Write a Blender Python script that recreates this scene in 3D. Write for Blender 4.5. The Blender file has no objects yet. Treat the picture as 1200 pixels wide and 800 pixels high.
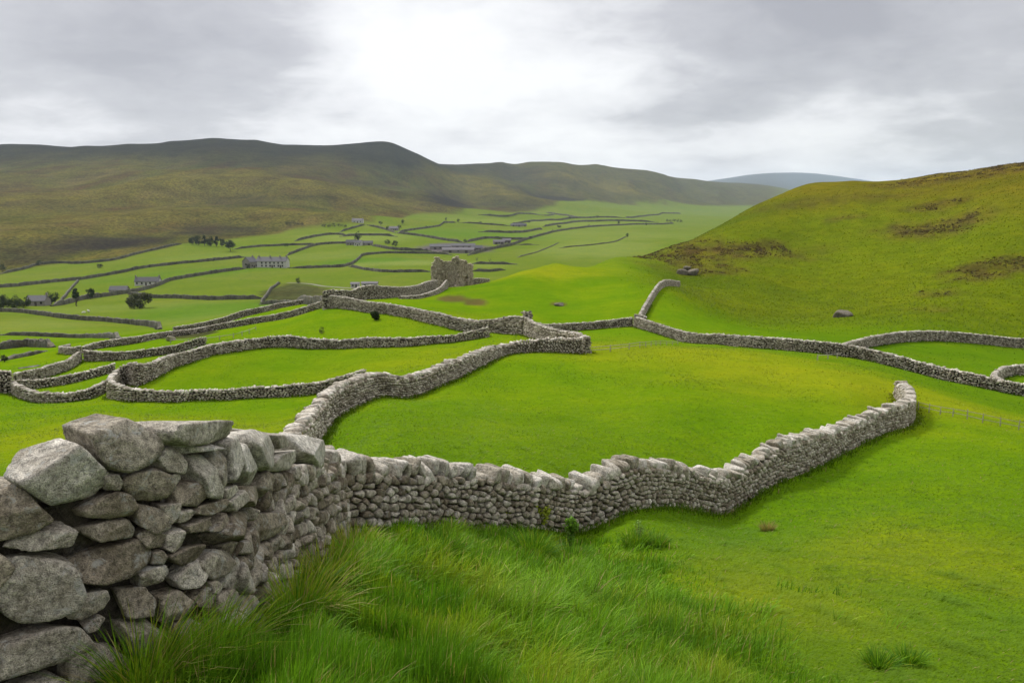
import bpy, bmesh, math, random
import numpy as np
from mathutils import Vector
random.seed(7)
RNG = np.random.default_rng(11)
SC = bpy.context.scene
COL = SC.collection
PI = math.pi

# ------------------------------------------------------------------ camera model
F_PX, HORIZON, W_PX, H_PX = 900.0, 235.0, 1200.0, 800.0
PITCH = math.atan((H_PX / 2 - HORIZON) / F_PX)
CP, SP = math.cos(PITCH), math.sin(PITCH)

def ray(u, v):
    """direction through a photo pixel, scaled so that the forward (y) component is 1"""
    x = (np.asarray(u, float) - W_PX / 2) / F_PX
    y = -(np.asarray(v, float) - H_PX / 2) / F_PX
    yw = CP + y * SP
    zw = -SP + y * CP
    return x / yw, zw / yw

def smooth(x, a, b):
    t = np.clip((np.asarray(x, float) - a) / (b - a), 0, 1)
    return t * t * (3 - 2 * t)

# ------------------------------------------------------------------ noise
_perm = np.random.default_rng(5).permutation(256)
_perm = np.concatenate([_perm, _perm, _perm])
_gr = np.random.default_rng(6).normal(size=(256, 3))
_gr /= np.linalg.norm(_gr, axis=1)[:, None]

def perlin(x, y, z=0.0):
    x = np.asarray(x, float); y = np.asarray(y, float); z = np.asarray(z, float) + np.zeros_like(x)
    xi = np.floor(x).astype(int); yi = np.floor(y).astype(int); zi = np.floor(z).astype(int)
    xf, yf, zf = x - xi, y - yi, z - zi
    u = xf * xf * xf * (xf * (xf * 6 - 15) + 10)
    v = yf * yf * yf * (yf * (yf * 6 - 15) + 10)
    w = zf * zf * zf * (zf * (zf * 6 - 15) + 10)
    out = 0.0
    for dx in (0, 1):
        wx = u if dx else 1 - u
        for dy in (0, 1):
            wy = v if dy else 1 - v
            for dz in (0, 1):
                wz = w if dz else 1 - w
                h = _perm[_perm[_perm[(xi + dx) & 255] + ((yi + dy) & 255)] + ((zi + dz) & 255)]
                g = _gr[h]
                out = out + wx * wy * wz * (g[..., 0] * (xf - dx) + g[..., 1] * (yf - dy) + g[..., 2] * (zf - dz))
    return out * 1.4

def fbm(x, y, z=0.0, octaves=3):
    s, a, f = 0.0, 1.0, 1.0
    for o in range(octaves):
        s = s + a * perlin(np.asarray(x) * f + 13.1 * o, np.asarray(y) * f + 7.7 * o, np.asarray(z) * f + 3.3 * o)
        a *= 0.5; f *= 2.03
    return s

# ------------------------------------------------------------------ mesh helpers
def mesh_arrays(name, verts, faces, mat=None, smooth_shade=True, attrs=None, cols=None):
    """faces: (N,3) or (N,4) int array, or a list of such arrays"""
    me = bpy.data.meshes.new(name)
    fl = [np.asarray(f, np.int32) for f in (faces if isinstance(faces, list) else [faces]) if len(f)]
    verts = np.asarray(verts, np.float32)
    me.vertices.add(len(verts)); me.vertices.foreach_set('co', verts.ravel())
    tot = sum(f.size for f in fl); npoly = sum(len(f) for f in fl)
    me.loops.add(tot); me.polygons.add(npoly)
    me.loops.foreach_set('vertex_index', np.concatenate([f.ravel() for f in fl]))
    counts = np.concatenate([np.full(len(f), f.shape[1], np.int32) for f in fl])
    start = np.concatenate([[0], np.cumsum(counts)[:-1]]).astype(np.int32)
    me.polygons.foreach_set('loop_start', start)
    try:
        me.polygons.foreach_set('loop_total', counts)
    except Exception:
        pass
    me.polygons.foreach_set('use_smooth', np.full(npoly, bool(smooth_shade)))
    for k, a in (attrs or {}).items():
        at = me.attributes.new(k, 'FLOAT', 'POINT'); at.data.foreach_set('value', np.asarray(a, np.float32))
    for k, c in (cols or {}).items():
        at = me.attributes.new(k, 'FLOAT_COLOR', 'POINT'); at.data.foreach_set('color', np.asarray(c, np.float32).ravel())
    me.update(calc_edges=True)
    if mat: me.materials.append(mat)
    return me

def link(name, me, parent=None, loc=None):
    o = bpy.data.objects.new(name, me); COL.objects.link(o)
    if parent is not None: o.parent = parent
    if loc is not None: o.location = loc
    return o

def tag(o, label, cat, group=None):
    o['label'] = label; o['category'] = cat; o['kind'] = 'thing'
    if group: o['group'] = group
    return o

def thing(name, label, cat, loc=(0, 0, 0), group=None, rotz=0.0):
    o = bpy.data.objects.new(name, None); COL.objects.link(o)
    o.location = loc; o.rotation_euler = (0, 0, rotz); o.empty_display_size = 0.2
    return tag(o, label, cat, group)

def kind(o, k):
    o['kind'] = k
    return o

class Build:
    """collects vertices and faces of one mesh"""
    def __init__(self): self.v = []; self.f3 = []; self.f4 = []; self.t = []; self.n = 0
    def add(self, v, f, tint=None):
        v = np.asarray(v, float); f = np.asarray(f, int)
        if len(f):
            (self.f3 if f.shape[1] == 3 else self.f4).append(f + self.n)
        self.v.append(v); self.n += len(v)
        self.t.append(np.full(len(v), 0.5) if tint is None else np.broadcast_to(np.asarray(tint, float), (len(v),)))
        return self
    def box(self, lo, hi, tint=None, rot=0.0, org=(0, 0, 0)):
        x0, y0, z0 = lo; x1, y1, z1 = hi
        v = np.array([[x0,y0,z0],[x1,y0,z0],[x1,y1,z0],[x0,y1,z0],[x0,y0,z1],[x1,y0,z1],[x1,y1,z1],[x0,y1,z1]], float)
        if rot:
            c, s = math.cos(rot), math.sin(rot); v[:, :2] = v[:, :2] @ np.array([[c, s], [-s, c]])
        v = v + np.asarray(org)
        f = [[0,3,2,1],[4,5,6,7],[0,1,5,4],[1,2,6,5],[2,3,7,6],[3,0,4,7]]
        return self.add(v, f, tint)
    def tube(self, pts, radii, n=6, tint=None):
        pts = np.asarray(pts, float); m = len(pts); V = []
        for i in range(m):
            d = pts[min(i + 1, m - 1)] - pts[max(i - 1, 0)]; d /= (np.linalg.norm(d) + 1e-9)
            a = np.cross(d, [0.31, 0.87, 0.2]); a /= np.linalg.norm(a); b = np.cross(d, a)
            for k in range(n):
                t = 2 * PI * k / n
                V.append(pts[i] + radii[i] * (math.cos(t) * a + math.sin(t) * b))
        V.append(pts[0]); V.append(pts[-1]); f = []; f3 = []
        for i in range(m - 1):
            for k in range(n):
                f.append([i*n+k, i*n+(k+1) % n, (i+1)*n+(k+1) % n, (i+1)*n+k])
        for k in range(n):
            f3.append([m*n, (k+1) % n, k]); f3.append([m*n+1, (m-1)*n+k, (m-1)*n+(k+1) % n])
        n0 = self.n
        self.add(V, f, tint); self.f3.append(np.array(f3) + n0)
        return self
    def mesh(self, name, mat, smooth_shade=False, off=(0, 0, 0)):
        fs = ([np.concatenate(self.f3)] if self.f3 else []) + ([np.concatenate(self.f4)] if self.f4 else [])
        return mesh_arrays(name, np.concatenate(self.v) - np.asarray(off), fs, mat, smooth_shade, {'tint': np.concatenate(self.t)})
    def obj(self, name, mat, parent=None, smooth_shade=False, off=(0, 0, 0), loc=None):
        return link(name, self.mesh(name, mat, smooth_shade, off), parent, loc)

_ico = {}
def ico(level):
    if level not in _ico:
        bm = bmesh.new(); bmesh.ops.create_icosphere(bm, subdivisions=level, radius=1)
        v = np.array([x.co[:] for x in bm.verts]); f = np.array([[q.index for q in p.verts] for p in bm.faces])
        bm.free(); v /= np.linalg.norm(v, axis=1)[:, None]; _ico[level] = (v, f)
    return _ico[level]

def resample(P, step):
    P = np.asarray(P, float)
    d = np.concatenate([[0], np.cumsum(np.hypot(*(np.diff(P[:, :2], axis=0).T)))])
    n = max(2, int(round(d[-1] / step)) + 1)
    t = np.linspace(0, d[-1], n)
    return np.stack([np.interp(t, d, P[:, k]) for k in range(P.shape[1])], 1)

def spline(P, per=12):
    """Catmull-Rom (centripetal-ish) through the rows of P"""
    P = np.asarray(P, float)
    if len(P) < 3: return resample(P, np.hypot(*(P[1, :2] - P[0, :2])) / per)
    Q = np.vstack([2 * P[0] - P[1], P, 2 * P[-1] - P[-2]]); out = []
    for i in range(1, len(Q) - 2):
        p0, p1, p2, p3 = Q[i-1], Q[i], Q[i+1], Q[i+2]
        d0, d1, d2 = [max(1e-6, math.sqrt(np.hypot(*(b - a)[:2]))) for a, b in ((p0, p1), (p1, p2), (p2, p3))]
        m1 = ((p1 - p0) / d0 - (p2 - p0) / (d0 + d1) + (p2 - p1) / d1) * d1
        m2 = ((p2 - p1) / d1 - (p3 - p1) / (d1 + d2) + (p3 - p2) / d2) * d1
        t = np.linspace(0, 1, per, endpoint=False)[:, None]
        out.append((2*t**3-3*t**2+1)*p1 + (t**3-2*t**2+t)*m1 + (-2*t**3+3*t**2)*p2 + (t**3-t**2)*m2)
    out.append(P[-1:])
    return np.vstack(out)
# ------------------------------------------------------------------ terrain: control points (pixel, pixel, metres forward)
CTRL = [
 # near slope and first wall
 (-150,1020,2.6),(0,965,3.3),(120,850,3.7),(265,760,4.4),(330,695,6.0),(400,642,8.5),(410,630,9.3),(480,620,10.6),(560,622,12),(640,620,13.5),
 (680,624,14.3),(740,599,15.3),(800,594,17.5),(850,602,19),(940,555,22.5),(1000,526,26.5),(1060,500,31),(1068,488,34),
 (600,800,4.35),(800,800,4.55),(1000,800,4.8),(1200,800,5.1),(600,700,7.3),(800,700,7.8),(1000,700,8.4),(1200,700,9.2),
 (850,640,12.5),(1000,620,15),(1200,620,14.5),(1100,560,21),(1200,560,20.5),(1200,520,28),(1130,490,34),
 # field behind it
 (640,540,19.5),(500,515,21),(900,520,25),(800,500,27),(700,470,33),(900,470,34),(600,460,36),(1000,470,34),
 (380,510,24),(397,488,27),(420,476,29),(445,466,31),(480,466,33),(530,447,38),(560,432,43),(602,414,50),(640,413,50),(683,415,50),
 (750,412,53),(800,410,56),(880,413,57),(960,424,56),(1040,440,52),(1100,462,45),(1200,486,44),
 # far right wall
 (745,384,95),(800,400,86),(850,405,80),(900,409,75),(1000,420,70),(1100,444,64),(1160,457,60),(1200,463,60),(1200,440,72),
 (1000,404,88),(1060,400,96),(1130,401,100),(1200,407,102),(640,388,92),(700,386,96),
 # middle walls
 (383,362,105),(400,362,102),(455,369,92),(520,383,80),(570,391,74),(612,393,69),(650,402,60),
 (571,396,70),(530,402,71),(480,406,70),(430,407,70),(340,407,72),(300,409,71),(250,416,67),(200,433,61),(165,449,57),
 (135,466,53),(150,470,52),(200,470,52),(260,467,53),(330,464,54),(380,459,54),(200,492,38),(0,502,36),(340,500,31),(100,480,44),
 (10,463,58),(40,471,56),(80,471,55),(110,467,56),(28,457,63),(60,453,66),(100,446,69),(133,438,70),
 (50,444,72),(80,434,79),(97,424,85),(150,422,83),(205,415,84),(330,385,92),(440,385,84),
 (105,412,93),(140,405,99),(185,397,107),(230,391,112),(300,379,117),(340,372,114),(205,389,125),(250,382,132),(285,371,138),(330,362,142),
 # knoll with the ruin behind
 (650,350,128),(650,325,158),(650,309,185),(720,340,135),(720,318,170),(720,302,210),(780,340,128),(560,362,112),(560,345,135),(560,333,158),
 (500,352,125),(480,352,122),(528,337,168),(610,318,172),
 # right hill
 (988,372,130),(880,370,132),(800,330,180),(850,330,180),(850,300,220),(950,340,175),(950,300,220),(950,260,268),(950,222,320),(950,217,330),
 (1100,370,122),(1100,340,150),(1100,300,195),(1100,250,250),(1100,204,315),(1200,380,120),(1200,350,135),(1200,300,170),(1200,250,215),(1200,191,290),
 (1000,212,340),(880,243,330),(830,271,295),(780,291,262),(735,303,235),(1150,198,305),
 # back of the hill and of the knoll (out of sight)
 (880,262,430),(880,278,600),(950,240,450),(950,262,700),(1050,235,500),(1050,262,900),(1200,225,480),(1200,250,900),(830,290,400),
 (780,310,330),(735,325,300),(650,322,260),(650,340,210),(560,345,200),(560,343,260),(700,318,280),(1000,255,1600),(1100,250,1600),(1200,250,1600),
 (1000,232,6000),(1100,232,6000),(1200,232,6000),(950,230,7500),
 # valley floor and fields
 (0,425,95),(0,410,120),(0,395,160),(0,380,215),(0,366,300),(0,350,400),(0,338,480),(0,328,580),(60,405,125),(100,395,165),(100,380,220),(100,366,300),(100,350,400),
 (100,340,470),(100,330,560),(100,318,640),(100,306,740),(170,381,220),(200,360,320),(200,345,410),(200,330,520),(200,315,620),(200,300,740),(200,287,860),
 (260,345,400),(310,345,390),(310,330,500),(310,312,620),(300,298,740),(290,285,870),(350,350,340),(350,300,720),(350,280,920),(370,355,260),
 (430,345,330),(430,334,420),(450,315,560),(450,300,690),(450,285,850),(450,272,1050),(450,260,1350),(450,250,1700),
 (560,318,520),(560,300,700),(560,285,880),(560,270,1150),(560,258,1600),(560,250,2100),
 (640,300,700),(640,285,900),(640,270,1250),(640,258,1800),(640,248,2500),
 (720,290,800),(720,275,1100),(720,262,1700),(720,250,2600),(720,241,3300),
 (800,275,1100),(800,262,1800),(800,252,2700),(800,243,3700),(880,255,2600),(880,243,4300),
 # moor and fells
 (0,315,700),(0,295,850),(0,270,1080),(0,245,1400),(0,215,1850),(0,190,2300),(0,169,2700),
 (100,290,860),(100,270,1080),(100,245,1400),(100,220,1800),(100,190,2300),(100,170,2700),
 (200,270,1080),(200,245,1400),(200,220,1800),(200,190,2250),(200,166,2700),(250,162,2750),
 (300,265,1180),(300,240,1500),(300,215,1900),(300,190,2300),(300,165,2800),(380,262,1250),(380,235,1700),(380,205,2200),(350,171.5,2850),(380,174,2850),(415,175.5,2850),(435,176.5,2850),(50,169.5,2700),(150,169,2720),
 (450,235,2050),(450,210,2400),(450,190,2700),(452,177,2850),(460,178,2860),(467,181.5,2870),(474,186,2880),(482,190,2900),(495,194,2950),
 (530,235,2500),(530,215,3000),(530,197,3500),(560,195,3700),(590,192.5,3950),(600,240,2700),(600,222,3300),(600,205,3800),(620,191,4200),(660,191.5,4350),(730,197,4700),(780,205,5000),
 (700,235,3400),(700,215,4000),(700,193,4500),(760,230,3900),(760,200,4800),(800,235,4000),(800,222,4700),(800,210,5300),(820,212,5500),
 (880,230,5200),(880,217,6200),(920,221,6600),
 (860,213,10500),(875,208,11000),(885,206,11000),(905,207,11000),(930,205,11200),(960,206,11200),(985,211,11000),(1003,213,10800),(1060,222,11000),(1200,225,11000),
 (0,190,4000),(100,190,4000),(250,185,4000),(380,195,4200),(466,200,4200),(530,205,5000),(620,205,6500),(700,205,6800),(800,218,7500),
 (620,199,4700),(700,201,5000),(760,208,5400),(660,199,4800),(580,203,4500),(1000,222,380),(1060,214,370),(1120,209,350),(1200,199,340),(1150,206,350),(0,178,2950),(100,178,2950),(200,175,2950),(300,174,3050),(0,215,9000),(200,215,9000),(400,215,9000),(600,218,10000),(750,222,10500),
]
def _ctrl_points():
    out = []
    for u, v, d in CTRL:
        x, z = ray(u, v); out.append((x * d, d, z * d))
        if u == 0:
            for uu in (-260, -600):
                x, _ = ray(uu, v); out.append((x * d, d, z * d))
        if u == 1200:
            for uu in (1460, 1800):
                x, _ = ray(uu, v); out.append((x * d, d, z * d))
    for t in (-1.0, -0.5, 0.0, 0.5, 1.0):
        out.append((1.2 * math.sin(t), 1.2 * math.cos(t), -1.72 - 0.12 * t))
        out.append((0.3 * math.sin(t), 0.3 * math.cos(t), -1.6))
        out.append((60000 * math.sin(t * 0.8), 60000 * math.cos(t * 0.8), -300.0))
    return np.array(out)
_C = _ctrl_points()
TH_A = 4.0
def _feat(x, y):
    r = np.hypot(x, y); th = np.arctan2(x, y)
    return TH_A * th, np.log(r + 2.0), r
def _kern(d2):
    return np.where(d2 > 1e-12, 0.5 * d2 * np.log(d2 + 1e-20), 0.0)
def _solve():
    a, b, r = _feat(_C[:, 0], _C[:, 1]); q = _C[:, 2] / (r + 2.0); n = len(q)
    K = _kern((a[:, None] - a) ** 2 + (b[:, None] - b) ** 2) + 2e-4 * np.eye(n)
    P = np.stack([np.ones(n), a, b], 1)
    A = np.block([[K, P], [P.T, np.zeros((3, 3))]])
    return a, b, np.linalg.solve(A, np.concatenate([q, np.zeros(3)]))
_fa, _fb, _w = _solve()
def _base_height(th, r):
    a = (TH_A * th).ravel(); b = np.log(r + 2.0).ravel(); out = np.empty(len(a))
    for i in range(0, len(a), 20000):
        s = slice(i, i + 20000)
        out[s] = _kern((a[s, None] - _fa) ** 2 + (b[s, None] - _fb) ** 2) @ _w[:-3] + _w[-3] + _w[-2] * a[s] + _w[-1] * b[s]
    return out.reshape(th.shape) * (r + 2.0)

T_LIM = 0.78
TH_F = np.arange(-T_LIM, T_LIM + 1e-6, 0.0022)
TH_B = np.linspace(T_LIM, 2 * PI - T_LIM, 60)[1:-1]
R_G = np.exp(np.linspace(math.log(0.35), math.log(15500.0), 540))
LOGR0, DLOGR = math.log(R_G[0]), math.log(R_G[1] / R_G[0])
def _make_grid():
    T, R = np.meshgrid(TH_F, R_G, indexing='ij')
    Z = _base_height(T, R)
    X, Y = R * np.sin(T), R * np.cos(T)
    for L, amp in ((1.6, 0.022), (6.0, 0.014), (25.0, 0.010), (90.0, 0.010), (330.0, 0.014)):
        Z = Z + L * amp * fbm(X / L, Y / L, L, 2) * smooth(R, L * 1.5, L * 7)
    # becks and shoulders cut into the moor
    mw = smooth(R, 750, 1500) * smooth(Z, -45, 10) * (1 - smooth(T, 0.27, 0.33)) * (1 - smooth(R, 6500, 8500))
    rg = 1 - np.abs(fbm(X / 420 + 3, Y / 900, 2.2, 3)) * 1.6
    mw = mw * (1 - smooth(Z, 55, 130)); Z = Z + mw * (rg - 0.5) * 26
    return Z
ZG = _make_grid()

def H(x, y):
    x = np.asarray(x, float); y = np.asarray(y, float)
    r = np.maximum(np.hypot(x, y), R_G[0]); th = np.clip(np.arctan2(x, y), -T_LIM, T_LIM)
    fi = np.clip((th - TH_F[0]) / 0.0022, 0, len(TH_F) - 1.001); fj = np.clip((np.log(r) - LOGR0) / DLOGR, 0, len(R_G) - 1.001)
    i = fi.astype(int); j = fj.astype(int); a = fi - i; b = fj - j
    return (ZG[i, j] * (1-a) * (1-b) + ZG[i+1, j] * a * (1-b) + ZG[i, j+1] * (1-a) * b + ZG[i+1, j+1] * a * b)

_DS = np.exp(np.linspace(math.log(2.0), math.log(13000), 2600))
def cast(u, v, dmin=2.0):
    """first point of the ground along the sight line of a photo pixel: x, y, z"""
    rx, rz = ray(u, v)
    ds = _DS[_DS >= dmin]
    f = rz * ds - H(rx * ds, ds)
    k = np.nonzero(f < 0)[0]
    if len(k) == 0: k = [np.argmin(f)]
    k = k[0]
    if k == 0: d = ds[0]
    else: d = ds[k-1] + (ds[k] - ds[k-1]) * f[k-1] / (f[k-1] - f[k] + 1e-12)
    return np.array([rx * d, d, float(H(rx * d, d))])
def at(u, d):
    """ground point at a pixel column and forward distance"""
    x = (u - 600) / F_PX
    X = x * d * 1.0
    for _ in range(4):                       # lens depth differs a little from forward distance
        z = float(H(X, d)); X = x * (d * CP - z * SP)
    return np.array([X, d, float(H(X, d))])
def project(p):
    p = np.asarray(p, float)
    dep = p[..., 1] * CP - p[..., 2] * SP; up = p[..., 1] * SP + p[..., 2] * CP
    return 600 + F_PX * p[..., 0] / dep, 400 - F_PX * up / dep

# spurs of the fells: broad rounded ridges, steeper on the valley side
SPURS = [([(-120,312),(0,292),(60,277),(130,267),(230,259),(320,259),(375,263)], 16.0, 120.0),
         ([(-120,268),(0,251),(80,240),(160,227),(250,219),(330,223),(400,237),(450,246)], 24.0, 230.0),
         ([(522,210),(545,217),(570,225),(605,238)], 26.0, 260.0), ([(670,212),(700,220),(740,231)], 20.0, 260.0)]
SPUR_LINES = []
def _add_spurs():
    T, R = np.meshgrid(TH_F, R_G, indexing='ij'); X, Y = R * np.sin(T), R * np.cos(T); jj = np.nonzero((R_G > 500) & (R_G < 7000))[0]; sl = slice(jj[0], jj[-1])
    for px, hh, wd in SPURS:
        L = resample(spline(np.array([cast(u, v, 500) for u, v in px]), 6), 40.0)[:, :2]; SPUR_LINES.append((L, wd))
    for (px, hh, wd), (L, _) in zip(SPURS, SPUR_LINES):
        x, y = X[:, sl], Y[:, sl]; best = np.full(x.shape, 1e9); side = np.zeros(x.shape)
        for p in L:
            d = np.hypot(x - p[0], y - p[1]); m = d < best; best[m] = d[m]; side[m] = np.hypot(x[m], y[m]) - np.hypot(*p)
        w = np.where(side < 0, wd * .6, wd * 1.5); taper = 1.0
        ZG[:, sl] += hh * np.exp(-(best / w) ** 2)
_add_spurs()
def spur_crest_light(X, Y):
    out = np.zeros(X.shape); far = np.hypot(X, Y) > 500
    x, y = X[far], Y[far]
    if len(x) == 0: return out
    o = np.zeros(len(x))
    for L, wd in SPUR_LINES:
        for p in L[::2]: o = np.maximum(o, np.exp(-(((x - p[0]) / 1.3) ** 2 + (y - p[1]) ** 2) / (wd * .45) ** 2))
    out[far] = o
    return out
# ------------------------------------------------------------------ stones
def stone_batch(pn, pd, org, axes, level, p=10, chips=5, amp=0.05, chip_lo=0.74, rng=RNG):
    """rounded, chipped polyhedra: pn (N,K,3) plane normals and pd (N,K) distances in local axes"""
    V, Fc = ico(level); N = len(pd); outs = []
    step = max(1, int(1.2e6 / (len(V) * (pn.shape[1] + chips))))
    for i in range(0, N, step):
        n_ = pn[i:i+step]; d_ = np.maximum(pd[i:i+step], 0.012); M = len(n_)
        def radius(D, n_, d_):
            g = np.maximum(np.einsum('mvc,mkc->mvk', D, n_), 0) / d_[:, None, :]
            return (g ** p).sum(-1) ** (-1.0 / p)
        ax = np.eye(3)
        ext = np.concatenate([radius(np.broadcast_to(s * ax, (M, 3, 3)), n_, d_)[:, :, None] for s in (1, -1)], 2).mean(2)
        D = V[None] * ext[:, None, :]; D = D / np.linalg.norm(D, axis=2, keepdims=True)
        if chips:
            cd = rng.normal(size=(M, chips, 3)); cd /= np.linalg.norm(cd, axis=2, keepdims=True)
            cd = cd * ext[:, None, :] ** 0.2 ; cd /= np.linalg.norm(cd, axis=2, keepdims=True)
            # support distance of the box in that direction is approximated by the hull of the extents
            sup = np.sqrt(((cd * ext[:, None, :]) ** 2).sum(-1)) * 1.12
            cr = sup * rng.uniform(chip_lo, 1.05, (M, chips))
            n2 = np.concatenate([n_, cd], 1); d2 = np.concatenate([d_, cr], 1)
        else: n2, d2 = n_, d_
        r = radius(D, n2, d2)
        P = D * r[..., None]
        if amp:
            sz = ext.mean(1)[:, None]
            off = rng.uniform(0, 60, (M, 1, 3)); Q = P / sz[..., None]
            k = fbm(Q[..., 0] * 1.3 + off[..., 0], Q[..., 1] * 1.3 + off[..., 1], Q[..., 2] * 1.3 + off[..., 2], 2 if level < 4 else 4)
            r = r + amp * sz * k
            if level >= 4:                     # flaked, bedded surface of gritstone
                w = Q @ np.array([0.25, 1.0, 0.3])
                r = r + 0.016 * sz * perlin(w * 5 + off[..., 0], Q[..., 0] * 0.8, Q[..., 2] * 0.8)
                r = r - 0.03 * sz * np.maximum(perlin(Q[..., 0] * 3 + 9, Q[..., 1] * 3 + off[..., 1], Q[..., 2] * 3) - 0.25, 0)
            P = D * r[..., None]
        outs.append(np.einsum('mvc,mcd->mvd', P, axes[i:i+step]) + org[i:i+step, None, :])
    return np.concatenate(outs), Fc

def merge(Vs, Fc):
    N, M = Vs.shape[:2]
    return Vs.reshape(-1, 3), (Fc[None] + (np.arange(N) * M)[:, None, None]).reshape(-1, 3)

def box_planes(w, h, d0, d1, rng=RNG, tilt=0.16):
    """(N,) half sizes -> tilted planes of a rough block"""
    N = len(w); base = np.array([[1,0,0],[-1,0,0],[0,1,0],[0,-1,0],[0,0,1],[0,0,-1]], float)
    n = base[None] + rng.normal(size=(N, 6, 3)) * tilt
    n /= np.linalg.norm(n, axis=2, keepdims=True)
    return n, np.stack([w, w, h, h, d0, d1], 1)

# ------------------------------------------------------------------ the line of a wall
class Line:
    def __init__(self, pts, side, thick, step=0.25, base=None, batter=0.05, wob=0.03, seed=0, per=14):
        """pts: rows of (x, y, height); thickness goes to the left (side=1) or right (-1) of the direction"""
        P = resample(spline(pts, per), step); n = len(P); self.n = n
        t = np.gradient(P[:, :2], axis=0); t /= np.linalg.norm(t, axis=1)[:, None]
        for _ in range(2):
            t[1:-1] = (t[:-2] + t[1:-1] * 2 + t[2:]); t /= np.linalg.norm(t, axis=1)[:, None]
        left = np.stack([-t[:, 1], t[:, 0]], 1) * side
        s = np.concatenate([[0], np.cumsum(np.hypot(*np.diff(P[:, :2], axis=0).T))])
        self.s, self.t, self.left, self.thick, self.side, self.batter = s, t, left, thick, side, batter
        hgt = P[:, 2] + wob * fbm(s / 1.7, np.full(n, seed + 0.5), 0.3, 2) * 1.6
        self.front = P[:, :2]; self.back = P[:, :2] + left * thick; self.mid = P[:, :2] + left * thick / 2
        self.h = hgt
        self.zf = H(*self.front.T) - 0.06; self.zb = H(*self.back.T) - 0.06; self.zm = np.minimum(self.zf, self.zb) * 0.5 + np.maximum(self.zf, self.zb) * 0.5
        top = np.maximum(self.zf, self.zb) * 0.6 + np.minimum(self.zf, self.zb) * 0.4 + hgt
        self.top = top
        # the loop: front, far end, back reversed, near end
        XY = np.vstack([self.front, self.back[::-1], self.front[:1]])
        zb = np.concatenate([self.zf, self.zb[::-1], self.zf[:1]]); tp = np.concatenate([top, top[::-1], top[:1]])
        ls = np.concatenate([[0], np.cumsum(np.hypot(*np.diff(XY, axis=0).T))])
        nrm = np.vstack([-left, left[::-1], -left[:1]])
        self.XY, self.lz, self.ltop, self.ls, self.nrm = XY, zb, tp, ls, nrm
        self.Lf = s[-1]
    def frame(self, s):
        s = np.asarray(s, float)
        g = lambda a: np.interp(s, self.ls, a)
        x, y, z, tp = g(self.XY[:, 0]), g(self.XY[:, 1]), g(self.lz), g(self.ltop)
        k = np.clip(np.searchsorted(self.ls, s, 'right') - 1, 0, len(self.ls) - 2)
        d = self.XY[k+1] - self.XY[k]; dz = (self.lz[k+1] - self.lz[k]) / np.maximum(np.linalg.norm(d, axis=1), 1e-6)
        d = d / np.maximum(np.linalg.norm(d, axis=1)[:, None], 1e-6)
        # smooth normals on the long sides, square ones on the end caps
        nn = np.stack([g(self.nrm[:, 0]), g(self.nrm[:, 1])], 1); nn /= np.linalg.norm(nn, axis=1)[:, None] + 1e-9
        out = np.stack([d[:, 1], -d[:, 0]], 1) * self.side
        cap = (k == self.n - 1) | (k == 2 * self.n - 1)
        nn[cap] = out[cap]
        return np.stack([x, y, z], 1), tp, nn, d, np.where(cap, 0, dz)
    def surf(self, s, h):
        b, tp, nn, d, dz = self.frame(s)
        P = b.copy(); P[:, :2] -= nn * (self.batter * h)[:, None]; P[:, 2] += h
        return P
    def axes(self, s, rng, rot=0.06):
        b, tp, nn, d, dz = self.frame(s); N = len(b)
        a = np.concatenate([d, np.clip(dz, -0.5, 0.5)[:, None]], 1); a /= np.linalg.norm(a, axis=1)[:, None]
        c = np.concatenate([nn, np.full((N, 1), self.batter)], 1); c /= np.linalg.norm(c, axis=1)[:, None]
        bb = np.cross(c, a); bb *= np.sign(bb[:, 2:3]); bb /= np.linalg.norm(bb, axis=1)[:, None]
        th = rng.normal(size=N) * rot; ct, st = np.cos(th)[:, None], np.sin(th)[:, None]
        a2, b2 = ct * a + st * bb, ct * bb - st * a
        yw = rng.normal(size=N)[:, None] * rot * 1.2
        a3 = a2 + yw * c; a3 /= np.linalg.norm(a3, axis=1)[:, None]; c3 = c - yw * a2; c3 /= np.linalg.norm(c3, axis=1)[:, None]
        return np.stack([a3, b2, c3], 1)
    def core(self, inset=0.09, drop=0.05):
        n = self.n; lf = self.left
        def ring(p, sgn, z, top):
            b = p + lf * sgn * inset
            t_ = p + lf * sgn * (inset + self.batter * np.maximum(top - z, 0.2)[:, None])
            return np.column_stack([b, z - 0.5]), np.column_stack([t_, top - drop])
        f0, f1 = ring(self.front, 1, self.zf, self.top); b0, b1 = ring(self.back, -1, self.zb, self.top)
        for arr, e in ((f0, 1), (f1, 1), (b0, 1), (b1, 1)):
            arr[0, :2] += self.t[0] * inset; arr[-1, :2] -= self.t[-1] * inset
        V = np.vstack([f0, f1, b0, b1]); i = np.arange(n - 1); q = []
        q.append(np.stack([i, i+1, n+i+1, n+i], 1)); q.append(np.stack([n+i, n+i+1, 3*n+i+1, 3*n+i], 1)); q.append(np.stack([3*n+i, 3*n+i+1, 2*n+i+1, 2*n+i], 1))
        q.append(np.array([[0, n, 3*n, 2*n], [n-1, 2*n-1+0, 4*n-1, 3*n-1]]))
        Fq = np.vstack(q)
        return V, (Fq if self.side > 0 else Fq[:, ::-1])

CAM = np.zeros(3)
def seeds_rows(L, hmax, w, h, rng, size=lambda s: 1.0):
    S, Hh = [], []; y = 0.0
    while y < hmax:
        rh = h * rng.uniform(0.72, 1.3); x = -w * rng.uniform(0, 1)
        while x < L + w:
            ww = w * rng.uniform(0.55, 1.65) * size(x)
            S.append(x + ww / 2); Hh.append(y + rh / 2 + rng.normal() * rh * 0.16); x += ww
        y += rh
    return np.array(S), np.array(Hh)

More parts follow.
